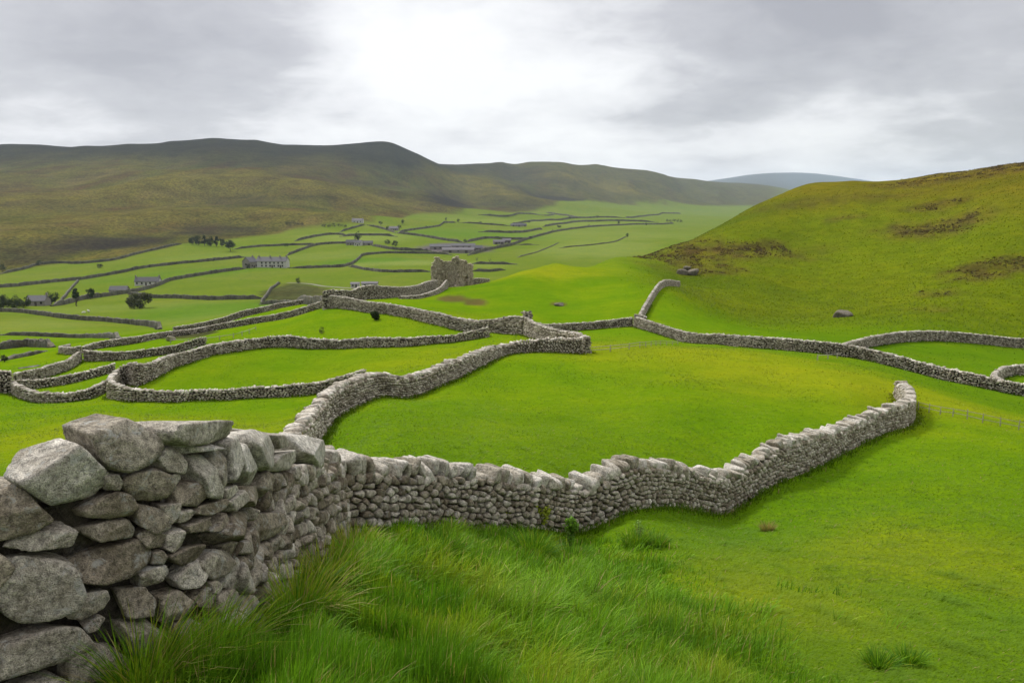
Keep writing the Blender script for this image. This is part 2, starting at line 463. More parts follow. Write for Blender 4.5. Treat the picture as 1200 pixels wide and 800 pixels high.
def face_stones(line, w, h, lev_near, lev_back, rng, p=9, chips=4, amp=0.05, gap=0.008, voronoi=True, occupied=None, bulge=0.03, size=lambda s: 1.0, srange=None):
    """returns a list of (verts (N,M,3), faces, tints (N,), sizes)"""
    L = line.ls[-1]; hmax = (line.ltop - line.lz).max() + 0.05
    S, Hh = seeds_rows(L, hmax, w, h, rng, size)
    q = (S > 0.04) & (S < L - 0.04); S, Hh = S[q], Hh[q]
    b, tp, nn, d, dz = line.frame(S); hl = tp - b[:, 2]
    keep = Hh < hl - h * 0.15
    if srange is not None: keep &= (S >= srange[0]) & (S <= srange[1])
    occ_pts = None
    if occupied is not None:
        occ_pts, inside = occupied; keep &= ~inside(S, Hh)
    S, Hh, hl, nn, b = S[keep], Hh[keep], hl[keep], nn[keep], b[keep]; N = len(S)
    if N == 0: return []
    if voronoi:
        K = 12; sc = h / w * 1.15; X = np.stack([S * sc, Hh], 1); O = np.argsort(S); X = X[O]; S, Hh, hl, nn, b = S[O], Hh[O], hl[O], nn[O], b[O]
        allX = X; half = np.full(N, 0.5)
        if occ_pts is not None:
            allX = np.vstack([X, occ_pts * [sc, 1]]); half = np.concatenate([half, np.full(len(occ_pts), 0.93)])
        pn = np.zeros((N, K + 4, 3)); pd = np.ones((N, K + 4))
        for i in range(0, N, 500):
            Xi = X[i:i+500]; D = ((Xi[:, None] - allX[None]) ** 2).sum(-1); D[D < 1e-12] = 1e9
            kk = np.argpartition(D, K, axis=1)[:, :K]
            dv = allX[kk] - Xi[:, None]; dist = np.sqrt((dv ** 2).sum(-1)); hf = half[kk]
            nv = dv / dist[..., None]; nS = nv * [sc, 1.0]; ln = np.linalg.norm(nS, axis=2)
            pn[i:i+500, :K, :2] = nS / ln[..., None]; pd[i:i+500, :K] = dist * hf / ln - gap
        pn[:, :K, 2] = rng.normal(size=(N, K)) * 0.13
        pn[:, K, 1] = 1; pd[:, K] = np.maximum(hl - Hh + 0.03, 0.03); pn[:, K+1, 1] = -1; pd[:, K+1] = np.minimum(Hh + 0.12, 1.5 * h); pd[:, K] = np.minimum(pd[:, K], 1.5 * h)
        pn[:, K+2, 0] = 1; pn[:, K+3, 0] = -1; pd[:, K+2:K+4] = 1.15 * w
    else:
        pn, pd = box_planes(w * rng.uniform(0.4, 0.62, N), h * rng.uniform(0.42, 0.56, N), np.ones(N), np.ones(N), rng, 0.2)
        pn, pd = pn[:, :4], pd[:, :4] - gap
    df = bulge * rng.uniform(0.5, 2.3, N) + 0.015
    fn = np.zeros((N, 4, 3)); fd = np.zeros((N, 4))
    fn[:, 0] = np.array([0, 0, 1]) + rng.normal(size=(N, 3)) * 0.12
    fn[:, 1] = np.array([0, 0.55, 1]) + rng.normal(size=(N, 3)) * 0.35
    fn[:, 2] = np.array([0, -0.3, 1]) + rng.normal(size=(N, 3)) * 0.35
    fn[:, 3] = [0, 0, -1]
    fn /= np.linalg.norm(fn, axis=2, keepdims=True)
    inn = 0.05
    fd[:, 0] = df + inn; fd[:, 1] = (df + inn) * rng.uniform(0.95, 1.25, N); fd[:, 2] = (df + inn) * rng.uniform(1.0, 1.3, N); fd[:, 3] = 0.1
    pn = np.concatenate([pn, fn], 1); pd = np.concatenate([pd, fd], 1)
    pn /= np.linalg.norm(pn, axis=2, keepdims=True)
    A = line.axes(S, rng, 0.05); org = line.surf(S, Hh) - A[:, 2] * inn
    near = (nn * (CAM[:2] - b[:, :2])).sum(1) > -0.3
    out = []
    for m, lev in ((near, lev_near), (~near, lev_back)):
        if m.any():
            V, Fc = stone_batch(pn[m], pd[m], org[m], A[m], lev, p, chips, amp, rng=rng)
            sz = pd[m][:, :4].mean(1)
            out.append((V, Fc, rng.uniform(0, 1, m.sum()), sz))
    return out

def cope_stones(line, t0, hgt, depth_f, rng, level, p=9, lean=0.16, chips=5, amp=0.05, srange=(0, 1e9), flat=0.25):
    """the row of stones set across the top; returns verts, faces, tints"""
    s = srange[0] if srange[0] > 0 else 0.02; rows = []
    end = min(srange[1], line.s[-1])
    while s < end:
        fl = rng.uniform() < flat
        t = t0 * (rng.uniform(1.5, 2.6) if fl else rng.uniform(0.65, 1.35)); hh = hgt * (rng.uniform(0.55, 0.8) if fl else rng.uniform(0.8, 1.25))
        rows.append((s + t / 2, t, hh, fl)); s += t * rng.uniform(0.96, 1.1)
    R = np.array(rows, float); N = len(R)
    g = lambda a: np.interp(R[:, 0], line.s, a)
    mid = np.stack([g(line.mid[:, 0]), g(line.mid[:, 1]), g(line.top)], 1)
    t_ = np.stack([g(line.t[:, 0]), g(line.t[:, 1])], 1); t_ /= np.linalg.norm(t_, axis=1)[:, None]
    sl = np.clip(np.interp(R[:, 0], line.s, np.gradient(line.top, line.s)), -0.6, 0.6)
    a = np.concatenate([t_, sl[:, None]], 1); a /= np.linalg.norm(a, axis=1)[:, None]
    c = np.stack([t_[:, 1], -t_[:, 0], np.zeros(N)], 1) * line.side
    b = np.cross(c, a); b *= np.sign(b[:, 2:3])
    th = np.where(R[:, 3] > 0, rng.normal(size=N) * 0.06, rng.normal(size=N) * lean + 0.10); ct, st = np.cos(th)[:, None], np.sin(th)[:, None]
    a2, b2 = ct * a + st * b, ct * b - st * a
    yw = rng.normal(size=N)[:, None] * 0.1
    a3 = a2 + yw * c; a3 /= np.linalg.norm(a3, axis=1)[:, None]; c3 = np.cross(a3, b2); c3 *= np.sign((c3 * c).sum(1))[:, None]
    wtop = line.thick - 2 * line.batter * np.interp(R[:, 0], line.s, line.h)
    pn, pd = box_planes(R[:, 1] * 0.5 - 0.004, R[:, 2] * 0.5, wtop * 0.5 * rng.uniform(0.9, 1.15, N) * depth_f, wtop * 0.5 * rng.uniform(0.9, 1.15, N) * depth_f, rng, 0.13)
    org = mid + b2 * (R[:, 2] * 0.5 - 0.03)[:, None] + c * (rng.normal(size=N) * 0.02)[:, None]
    V, Fc = stone_batch(pn, pd, org, np.stack([a3, b2, c3], 1), level, p, chips, amp, rng=rng)
    return V, Fc, rng.uniform(0, 1, N)

def tinted_mesh(name, batches, mat, off, smooth_shade=True):
    vs, fs, ts, n = [], [], [], 0
    for V, Fc, t in batches:
        v, f = merge(V, Fc); vs.append(v); fs.append(f + n); n += len(v); ts.append(np.repeat(t, V.shape[1]))
    return mesh_arrays(name, np.concatenate(vs) - np.asarray(off), np.concatenate(fs), mat, smooth_shade, {'tint': np.concatenate(ts)})

def drystone(label, pts, side, thick, w, h, lev=(2, 1), cope=None, group=None, voronoi=False, seed=1, step=0.25, batter=0.05, p=9, chips=4, amp=0.05, wob=0.03, gap=0.008, cope_parts=False, cope_level=2, bulge=0.03, per=14, mats=('wall_stone', 'wall_cope')):
    """a stone wall: an Empty at its foot with its stonework and its coping as parts"""
    rng = np.random.default_rng(seed)
    ln = Line(pts, side, thick, step=step, batter=batter, seed=seed, wob=wob, per=per)
    k = ln.n // 2; root = (float(ln.mid[k, 0]), float(ln.mid[k, 1]), float(ln.zm[k]))
    t = thing('dry_stone_wall', label, 'stone wall', root, group)
    bt = [(a, b, c) for a, b, c, d in face_stones(ln, w, h, lev[0], lev[1], rng, p, chips, amp, gap, voronoi, bulge=bulge)]
    cv, cf = ln.core()
    me = tinted_mesh('stonework', bt, M[mats[0]], root)
    link('stonework', me, t)
    link('hearting', mesh_arrays('hearting', cv - np.array(root), cf, M['hearting_shaded'], False, {'tint': np.full(len(cv), 0.3)}), t)
    if cope:
        V, Fc, tt = cope_stones(ln, cope[0], cope[1], 1.0, rng, cope_level, srange=(0, 1e9), flat=cope[2] if len(cope) > 2 else 0.2)
        if cope_parts:
            for i in range(len(V)):
                link('coping_stone', mesh_arrays('coping_stone', V[i] - np.array(root), Fc, M[mats[1]], True, {'tint': np.full(len(V[i]), tt[i])}), t)
        else:
            link('coping', tinted_mesh('coping', [(V, Fc, tt)], M[mats[1]], root), t)
    return ln, t
# ------------------------------------------------------------------ materials
M = {}
class NT:
    def __init__(self, name):
        self.m = bpy.data.materials.new(name); self.m.use_nodes = True; self.t = self.m.node_tree
        self.b = self.t.nodes['Principled BSDF']; self.b.inputs['Roughness'].default_value = 0.9
        if 'Specular IOR Level' in self.b.inputs: self.b.inputs['Specular IOR Level'].default_value = 0.2
    def n(self, typ, **kw):
        x = self.t.nodes.new(typ)
        for k, v in kw.items():
            if k in x.inputs: x.inputs[k].default_value = v
            else: setattr(x, k, v)
        return x
    def l(self, a, b): self.t.links.new(a, b)
    def attr(self, name): return self.n('ShaderNodeAttribute', attribute_name=name)
    def coord(self): return self.n('ShaderNodeTexCoord').outputs['Object']
    def noise(self, vec, scale, detail=4, rough=0.55, dist=0.0):
        x = self.n('ShaderNodeTexNoise'); x.inputs['Scale'].default_value = scale; x.inputs['Detail'].default_value = detail
        x.inputs['Roughness'].default_value = rough; x.inputs['Distortion'].default_value = dist; self.l(vec, x.inputs['Vector']); return x.outputs[0]
    def ramp(self, fac, stops):
        r = self.n('ShaderNodeValToRGB'); e = r.color_ramp.elements
        while len(e) > 1: e.remove(e[-1])
        e[0].position = stops[0][0]; e[0].color = self.c4(stops[0][1])
        for p, c in stops[1:]:
            q = e.new(p); q.color = self.c4(c)
        self.l(fac, r.inputs[0]); return r.outputs[0]
    @staticmethod
    def c4(c): return (c, c, c, 1) if isinstance(c, (int, float)) else (*c, 1)
    def mix(self, fac, a, b, mode='MIX'):
        x = self.n('ShaderNodeMixRGB', blend_type=mode)
        for s, v in ((0, fac), (1, a), (2, b)):
            if isinstance(v, (int, float)): x.inputs[s].default_value = v if s == 0 else self.c4(v)
            elif isinstance(v, tuple): x.inputs[s].default_value = self.c4(v)
            else: self.l(v, x.inputs[s])
        return x.outputs[0]
    def bump(self, h, dist, strength=1.0, prev=None):
        x = self.n('ShaderNodeBump'); x.inputs['Distance'].default_value = dist; x.inputs['Strength'].default_value = strength
        self.l(h, x.inputs['Height'])
        if prev is not None: self.l(prev, x.inputs['Normal'])
        return x.outputs[0]
    def col(self, c): self.l(c, self.b.inputs['Base Color'])
    def nrm(self, n): self.l(n, self.b.inputs['Normal'])

def stone_mat(name, dark, mid, light, lichen=0.5, moss=0.25, scale=1.0, gain=1.0):
    k = NT(name); o = k.coord(); t = k.attr('tint').outputs['Fac']
    base = k.ramp(t, [(0.0, dark), (0.35, mid), (0.7, tuple(0.5 * (a + b) for a, b in zip(mid, light))), (1.0, light)])
    n1 = k.noise(o, 5 * scale, 5, 0.6); n2 = k.noise(o, 28 * scale, 5, 0.65); n3 = k.noise(o, 140 * scale, 3, 0.6)
    c = k.mix(0.75, base, k.ramp(n1, [(0.34, (0.5, 0.47, 0.42)), (0.5, (0.95, 0.95, 0.95)), (0.66, (1.35, 1.36, 1.38))]), 'MULTIPLY')
    c = k.mix(0.8, c, k.ramp(n2, [(0.36, 0.42), (0.5, 0.98), (0.64, 1.45)]), 'MULTIPLY')
    c = k.mix(0.7, c, k.ramp(n3, [(0.36, 0.4), (0.5, 1.0), (0.66, 1.5)]), 'MULTIPLY')
    br = k.ramp(k.noise(o, 3.1 * scale, 3, 0.5, 0.6), [(0.5, 0.0), (0.68, 1.0)])
    c = k.mix(k.mix(moss, 0.0, br), c, (0.12, 0.095, 0.05))
    li = k.ramp(k.noise(o, 11 * scale, 6, 0.7, 0.8), [(0.56, 0.0), (0.63, 1.0)])
    c = k.mix(k.mix(lichen, 0.0, li), c, (0.42, 0.42, 0.39))
    sp = k.ramp(k.noise(o, 46 * scale, 3, 0.6), [(0.64, 0.0), (0.69, 1.0)])
    c = k.mix(k.mix(0.55, 0.0, sp), c, (0.05, 0.046, 0.04))
    k.col(c)
    k.nrm(k.bump(n3, 0.008, 1.0, k.bump(n2, 0.03, 1.0, k.bump(n1, 0.03, 0.5)))) if scale >= 1 else k.nrm(k.bump(n2, 0.03, 0.8))
    M[name] = k.m
stone_mat('stone', (0.155, 0.125, 0.088), (0.325, 0.28, 0.212), (0.53, 0.485, 0.41), 0.6, 0.4)
stone_mat('cope', (0.30, 0.262, 0.20), (0.42, 0.38, 0.31), (0.57, 0.535, 0.47), 0.7, 0.15)  # paler copy of the stone: lichen, plus bright top light put into the colour
stone_mat('hearting', (0.055, 0.046, 0.035), (0.075, 0.064, 0.05), (0.10, 0.086, 0.068), 0.1, 0.3)  # core stones darker than the face: shade inside the joints painted in
stone_mat('wall_stone', (0.11, 0.09, 0.064), (0.30, 0.258, 0.198), (0.52, 0.475, 0.40), 0.3, 0.25, 0.35)
stone_mat('wall_cope', (0.24, 0.21, 0.165), (0.40, 0.36, 0.295), (0.58, 0.54, 0.475), 0.45, 0.1, 0.35)  # paler than wall_stone: light on the wall tops painted into the coping
stone_mat('hearting_shaded', (0.022, 0.019, 0.015), (0.03, 0.026, 0.02), (0.042, 0.036, 0.028), 0.05, 0.3)  # nearly black core: deep shade between the stones put into the colour
stone_mat('field_stone', (0.05, 0.048, 0.038), (0.085, 0.082, 0.062), (0.13, 0.125, 0.10), 0.2, 0.5, 0.2)
stone_mat('rock', (0.08, 0.07, 0.05), (0.12, 0.105, 0.08), (0.17, 0.15, 0.12), 0.2, 0.5, 0.5)
stone_mat('ruin_stone', (0.27, 0.225, 0.165), (0.38, 0.32, 0.24), (0.48, 0.42, 0.33), 0.25, 0.45, 0.35)

def plain(name, c, rough=0.85, var=0.25, scale=6.0, bump=0.0):
    k = NT(name); n = k.noise(k.coord(), scale, 4, 0.6)
    k.col(k.mix(1.0, c, k.ramp(n, [(0.25, 1 - var), (0.75, 1 + var)]), 'MULTIPLY')); k.b.inputs['Roughness'].default_value = rough
    if bump: k.nrm(k.bump(n, bump))
    M[name] = k.m
plain('render_white', (0.45, 0.44, 0.41), 0.8, 0.15, 1.5)
plain('slate', (0.075, 0.072, 0.08), 0.6, 0.25, 2.5)
plain('slate_pale', (0.125, 0.115, 0.125), 0.6, 0.25, 2.5)
plain('house_stone', (0.22, 0.20, 0.18), 0.9, 0.3, 2.0)
plain('window_glass', (0.02, 0.022, 0.025), 0.15, 0.1, 3)
plain('door_paint', (0.06, 0.045, 0.04), 0.6, 0.1, 3)
plain('timber', (0.30, 0.28, 0.23), 0.85, 0.3, 14, 0.004)
plain('fence_wire', (0.16, 0.16, 0.15), 0.5, 0.1, 10)
plain('bark', (0.07, 0.055, 0.04), 0.95, 0.3, 8)
plain('wool', (0.62, 0.60, 0.54), 0.95, 0.12, 14)
plain('sheep_skin', (0.06, 0.055, 0.05), 0.9, 0.1, 14)
plain('gravel', (0.155, 0.16, 0.10), 0.95, 0.2, 0.6)
plain('bare_earth', (0.09, 0.07, 0.045), 0.95, 0.35, 3)
plain('straw', (0.30, 0.23, 0.10), 0.8, 0.3, 20)

def leaf_mat(name, gloss=0.35, trans=0.35):
    """colour per blade or leaf; some light passes through"""
    k = NT(name); a = k.attr('col').outputs['Color']
    k.col(a); k.b.inputs['Roughness'].default_value = 0.55; k.b.inputs['Specular IOR Level'].default_value = gloss
    tr = k.n('ShaderNodeBsdfTranslucent'); k.l(k.mix(1.0, a, (1.25, 1.2, 0.7), 'MULTIPLY'), tr.inputs['Color'])
    mx = k.n('ShaderNodeMixShader'); mx.inputs[0].default_value = trans
    k.l(k.b.outputs[0], mx.inputs[1]); k.l(tr.outputs[0], mx.inputs[2])
    k.l(mx.outputs[0], k.t.nodes['Material Output'].inputs['Surface']); M[name] = k.m
leaf_mat('blade', 0.10, 0.35); leaf_mat('leaf', 0.10, 0.25)

# the ground: macro colour per vertex (plant cover, painted crest light and haze), fine colour and relief from noise
k = NT('ground'); o = k.coord(); a = k.attr('col').outputs['Color']; geo = k.attr('rough').outputs['Fac']
f1 = k.noise(o, 0.35, 5, 0.6); f2 = k.noise(o, 2.4, 5, 0.65); f3 = k.noise(o, 17, 4, 0.65); f4 = k.noise(o, 0.045, 5, 0.6)
c = k.mix(0.55, a, k.ramp(f1, [(0.28, (0.72, 0.80, 0.8)), (0.5, (1, 1, 1)), (0.74, (1.35, 1.12, 1.1))]), 'MULTIPLY')
c = k.mix(0.5, c, k.ramp(f2, [(0.3, (0.66, 0.74, 0.7)), (0.52, (1, 1, 1)), (0.75, (1.4, 1.22, 1.2))]), 'MULTIPLY')
c = k.mix(0.4, c, k.ramp(f3, [(0.3, 0.7), (0.5, 1.0), (0.75, 1.3)]), 'MULTIPLY')
c = k.mix(0.5, c, k.ramp(f4, [(0.3, (0.8, 0.86, 0.9)), (0.5, (1, 1, 1)), (0.72, (1.25, 1.08, 1.0))]), 'MULTIPLY')
# brown and dark tufts of the rough moor
mo = k.ramp(k.noise(o, 0.02, 8, 0.7), [(0.38, (0.72, 0.68, 0.68)), (0.5, (1, 1, 1)), (0.62, (1.2, 1.15, 1.0))])
tu = k.ramp(k.noise(o, 0.22, 7, 0.75, 0.4), [(0.44, (0.34, 0.30, 0.30)), (0.50, (0.85, 0.8, 0.75)), (0.56, (1.25, 1.15, 0.95))])
c = k.mix(geo, c, k.mix(1.0, c, mo, 'MULTIPLY')); c = k.mix(k.mix(0.75, 0.0, geo), c, k.mix(1.0, c, tu, 'MULTIPLY'))
k.col(c)
k.nrm(k.bump(f3, 0.05, 0.5, k.bump(f2, 0.16, 0.55, k.bump(f1, 0.5, 0.35))))
k.b.inputs['Specular IOR Level'].default_value = 0.0; k.b.inputs['Roughness'].default_value = 1.0
M['ground'] = k.m

# ------------------------------------------------------------------ ground cover colours
def lerp(c, m, tgt): return c * (1 - m[..., None]) + np.asarray(tgt) * m[..., None]
def th_of(u): return np.arctan2(ray(u, 250)[0], 1.0)
MOOR_EDGE = [(-300,345),(-100,332),(0,321),(30,315),(48,310),(70,308),(95,308),(130,305),(160,298),(190,291),(213,286),(245,283),(275,280),(310,276),(345,268),(400,263),(440,257),(490,250),(540,249),(600,249),(640,244),(700,236),(760,237),(820,241),(880,241)]
def ground_colour(X, Y, Z):
    R = np.hypot(X, Y); T = np.arctan2(X, Y)
    n1 = fbm(X / 9, Y / 9, 0.3, 3); n2 = fbm(X / 60, Y / 60, 4.3, 3); n3 = fbm(X / 300, Y / 300, 8.3, 3)
    c = np.empty(X.shape + (3,)); c[:] = (0.100, 0.184, 0.004)
    c = lerp(c, np.clip(0.25 + n1 * 0.8, 0, 1) * 0.7, (0.152, 0.212, 0.005))
    c = lerp(c, np.clip(-0.05 + n2 * 1.6, 0, 1) * 0.65, (0.060, 0.132, 0.004))
    rough = np.zeros(X.shape)
    # near slope: richer, darker sward
    near = 1 - smooth(R, 14, 36)
    c = lerp(c, near * 0.5, (0.070, 0.152, 0.004))
    # bright crests and slopes: sunlight on the grass painted as yellower colour
    def patch(u, v, ru, rv, soft=0.6, wob=0.35):
        p = cast(u, v); q = cast(u, v - rv); w = cast(u, v + rv)
        rf = max(p[1] - w[1], 0.2); rbk = min(max(q[1] - p[1], 0.2), 2.5 * rf); ry = (rf + rbk) / 2; rx = ru * p[1] / F_PX
        ang = math.atan2(p[0], p[1]); dx, dy = X - p[0], Y - p[1]
        a_ = dx * math.cos(ang) - dy * math.sin(ang); b_ = dx * math.sin(ang) + dy * math.cos(ang)
        e = np.sqrt((a_ / rx) ** 2 + (b_ / np.where(b_ < 0, rf, rbk)) ** 2) + wob * fbm(X / (rx * 0.55), Y / (max(rx, ry * 0.3) * 0.55), 1.7, 3)
        return 1 - smooth(e, 1 - soft, 1 + soft)
    for u, v, ru, rv, s in ((790,412,170,10,.7),(960,450,160,22,.6),(860,432,120,10,.5),(1090,470,110,12,.5),(170,505,190,18,.6),(560,378,80,8,.3),(500,420,90,12,.35),(630,317,90,7,.7),(1080,650,150,40,.5),(880,700,140,40,.45)):
        c = lerp(c, patch(u, v, ru, rv, 0.9) * s, (0.205, 0.232, 0.008))
    # right hill: thin ochre grass with heather and bare ground
    hill = smooth(T, 0.13, 0.24) * smooth(R, 105, 150) * (1 - smooth(R, 700, 900))
    c = lerp(c, hill * 0.75, (0.104, 0.128, 0.005))
    rough = np.maximum(rough, hill * .30)
    up = hill * smooth(Z + n2 * 5, -14, 8)
    c = lerp(c, up * 0.75, (0.128, 0.104, 0.010))
    c = lerp(c, hill * np.clip(n2 * 1.5, 0, 1) * 0.5, (0.055, 0.102, 0.005))
    spk = np.clip(0.5 + 1.6 * fbm(X / 4.2, Y / 9, 2.2, 3), 0, 1)
    for u, v, ru, rv, s in ((870,292,70,11,.9),(790,300,55,16,.8),(1095,268,52,12,1.0),(1095,243,36,6,.9),(1165,312,48,12,.75),(1150,325,30,6,.6),(1098,343,26,5,.6),(1090,362,24,4,.5),(1130,205,90,7,.8),(1185,197,40,7,.9),(830,315,40,7,.7),(990,255,20,4,.6),(1000,232,90,5,.45),(940,240,50,5,.4)):
        m = patch(u, v, ru, rv, 0.55, 0.5) * s
        c = lerp(c, m * 0.55, (0.115, 0.092, 0.018)); c = lerp(c, m * spk * 0.7, (0.060, 0.042, 0.022)); rough = np.maximum(rough, m * .8)
    for u, v, ru, rv in ((557,354,14,4),(530,350,18,4),(655,356,9,2.5)):
        c = lerp(c, patch(u, v, ru, rv, 0.3, 0.2), (0.10, 0.085, 0.025))
    # valley pasture, paler and duller: distance haze put into its colour
    val = smooth(R, 150, 260) * (1 - hill)
    c = lerp(c, val * 0.85, (0.100, 0.140, 0.015))
    c = lerp(c, val * np.clip(0.2 + n2 * 1.1, 0, 1) * 0.6, (0.140, 0.164, 0.028))
    for u, v, ru, rv, s in ((470,308,70,3,.9),(420,278,60,6,.7),(120,362,100,5,.4),(40,385,60,12,.5),(250,372,70,10,.5),(700,292,70,10,.7),(640,262,110,3,.6),(560,310,40,3,.6),(250,300,60,4,.4),(700,276,110,6,.5),(380,300,60,5,.4)):
        c = lerp(c, val * patch(u, v, ru, rv, 0.5, 0.2) * s, (0.150, 0.195, 0.040))
    for u, v, ru, rv, s in ((250,362,90,8,.5),(480,307,60,0.1,.0),(430,305,60,3,.5),(560,275,90,6,.4),(200,322,110,6,.3)):
        if s: c = lerp(c, val * patch(u, v, ru, max(rv, .5), 0.4, 0.2) * s, (0.060, 0.150, 0.012))
    for u, v, ru, rv in ((345,343,36,11),(225,393,28,3)):
        m = patch(u, v, ru, rv, 0.25, 0.25); c = lerp(c, m, (0.065, 0.075, 0.028)); rough = np.maximum(rough, m * .7)
    c = lerp(c, patch(535, 291, 42, 6, 0.2, 0.15), (0.10, 0.085, 0.09))
    # moor and fells beyond the last field wall
    tb = np.array([th_of(u) for u, v in MOOR_EDGE]); rb = np.array([np.hypot(*cast(u, v, 300)[:2]) for u, v in MOOR_EDGE])
    rbt = np.interp(T, tb, rb); moor = smooth(R / rbt + 0.02 * n2, 0.985, 1.03) * (1 - smooth(T, 0.31, 0.36)) * smooth(R, 300, 500)
    q1 = fbm(X / 240, Y / 520, 1.1, 4); q2 = fbm(X / 90, Y / 260, 5.1, 4)
    mc = np.empty(X.shape + (3,)); mc[:] = (0.090, 0.088, 0.021)
    mc = lerp(mc, np.clip(0.1 + q1 * 1.3, 0, 1), (0.070, 0.086, 0.018))
    mc = lerp(mc, np.clip(-0.05 + q2 * 1.8, 0, 1) * 0.9, (0.078, 0.050, 0.022))
    mc = lerp(mc, np.clip(-0.2 - q2 * 1.8, 0, 1), (0.115, 0.098, 0.034))
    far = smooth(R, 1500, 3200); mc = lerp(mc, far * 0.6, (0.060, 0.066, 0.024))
    for u, v, ru, rv, s in ((100,288,75,8,1.0),(140,282,55,6,.9),(20,300,50,12,.7),(40,240,60,6,.5),(250,270,55,7,.7),(525,237,28,9,1.0),(280,237,40,7,.5),(370,228,40,7,.5),(610,232,45,14,.5),(650,232,50,3,.9),(380,205,100,14,.4),(630,205,60,10,.5)):
        m = patch(u, v, ru, rv, 0.6, 0.5) * s
        mc = lerp(mc, m * 0.95, (0.026, 0.023, 0.022))
    mc = lerp(mc, spur_crest_light(X, Y) * np.clip(.75 + q2, 0, 1), (0.115, 0.108, 0.026))  # yellow strips on the spur crests: highlights painted into the moor colour
    top = smooth(Z + q1 * 40, 75, 165) * (1 - smooth(T, -0.12, 0.06))
    mc = lerp(mc, top * 0.9, (0.020, 0.021, 0.018))
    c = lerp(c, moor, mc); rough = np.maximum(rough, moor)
    c = lerp(c, smooth(R, 7000, 9500), (0.08, 0.10, 0.115))  # far mountains pale and bluish: aerial haze painted into their colour
    return c, rough

def build_ground():
    thb = np.concatenate([TH_F, TH_B]); nt, nr = len(thb), len(R_G)
    T, Rr = np.meshgrid(thb, R_G, indexing='ij'); X, Y = Rr * np.sin(T), Rr * np.cos(T)
    Z = np.empty_like(X); nf = len(TH_F); Z[:nf] = ZG
    w = ((TH_B - T_LIM) / (2 * PI - 2 * T_LIM))[:, None]; w = w * w * (3 - 2 * w)
    Z[nf:] = ZG[-1][None] * (1 - w) + ZG[0][None] * w
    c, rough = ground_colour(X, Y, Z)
    V = np.column_stack([X.ravel(), Y.ravel(), Z.ravel()]); V = np.vstack([V, [0, 0, float(Z[:, 0].mean())]])
    C = np.vstack([c.reshape(-1, 3), [0.06, 0.15, 0.006]]); C = np.column_stack([C, np.ones(len(C))]); Ro = np.append(rough.ravel(), 0)
    i, j = np.meshgrid(np.arange(nt), np.arange(nr - 1), indexing='ij'); i2 = (i + 1) % nt
    Q = np.stack([i * nr + j, i * nr + j + 1, i2 * nr + j + 1, i2 * nr + j], -1)
    tri = np.stack([np.arange(nt) * nr, ((np.arange(nt) + 1) % nt) * nr, np.full(nt, len(V) - 1)], 1)[:, ::-1]
    # split the sheet by what it is: the pasture with its valley, the fells, the far mountains
    rmid = Rr[i, j]; tm = T[i, j]
    tb = np.array([th_of(u) for u, v in MOOR_EDGE]); rb = np.array([np.hypot(*cast(u, v, 300)[:2]) for u, v in MOOR_EDGE])
    tmm = np.where(tm > PI, tm - 2 * PI, tm)
    edge = np.where(np.abs(tmm) <= T_LIM, np.interp(tmm, tb, rb), 5000.0); edge = np.where((tmm > 0.31) & (tmm <= T_LIM), 3000.0, edge)
    cls = np.where(rmid > 8000, 2, np.where(rmid > edge, 1, 0))
    full = mesh_arrays('sheet', V, [Q.reshape(-1, 4), tri], None, True)
    nv = np.empty(len(V) * 3, np.float32); full.vertices.foreach_get('normal', nv); nv = nv.reshape(-1, 3); bpy.data.meshes.remove(full)
    for k_, nm in ((0, 'ground'), (1, 'hills'), (2, 'mountains')):
        q = Q[cls == k_]; fl = [q] + ([tri] if k_ == 0 else [])
        use = np.unique(np.concatenate([f.ravel() for f in fl])); mp = np.full(len(V), -1); mp[use] = np.arange(len(use))
        me = mesh_arrays(nm, V[use], [mp[f] for f in fl], M['ground'], True, {'rough': Ro[use]}, {'col': C[use]})
        me.normals_split_custom_set_from_vertices(nv[use])
        kind(link(nm, me), 'structure')

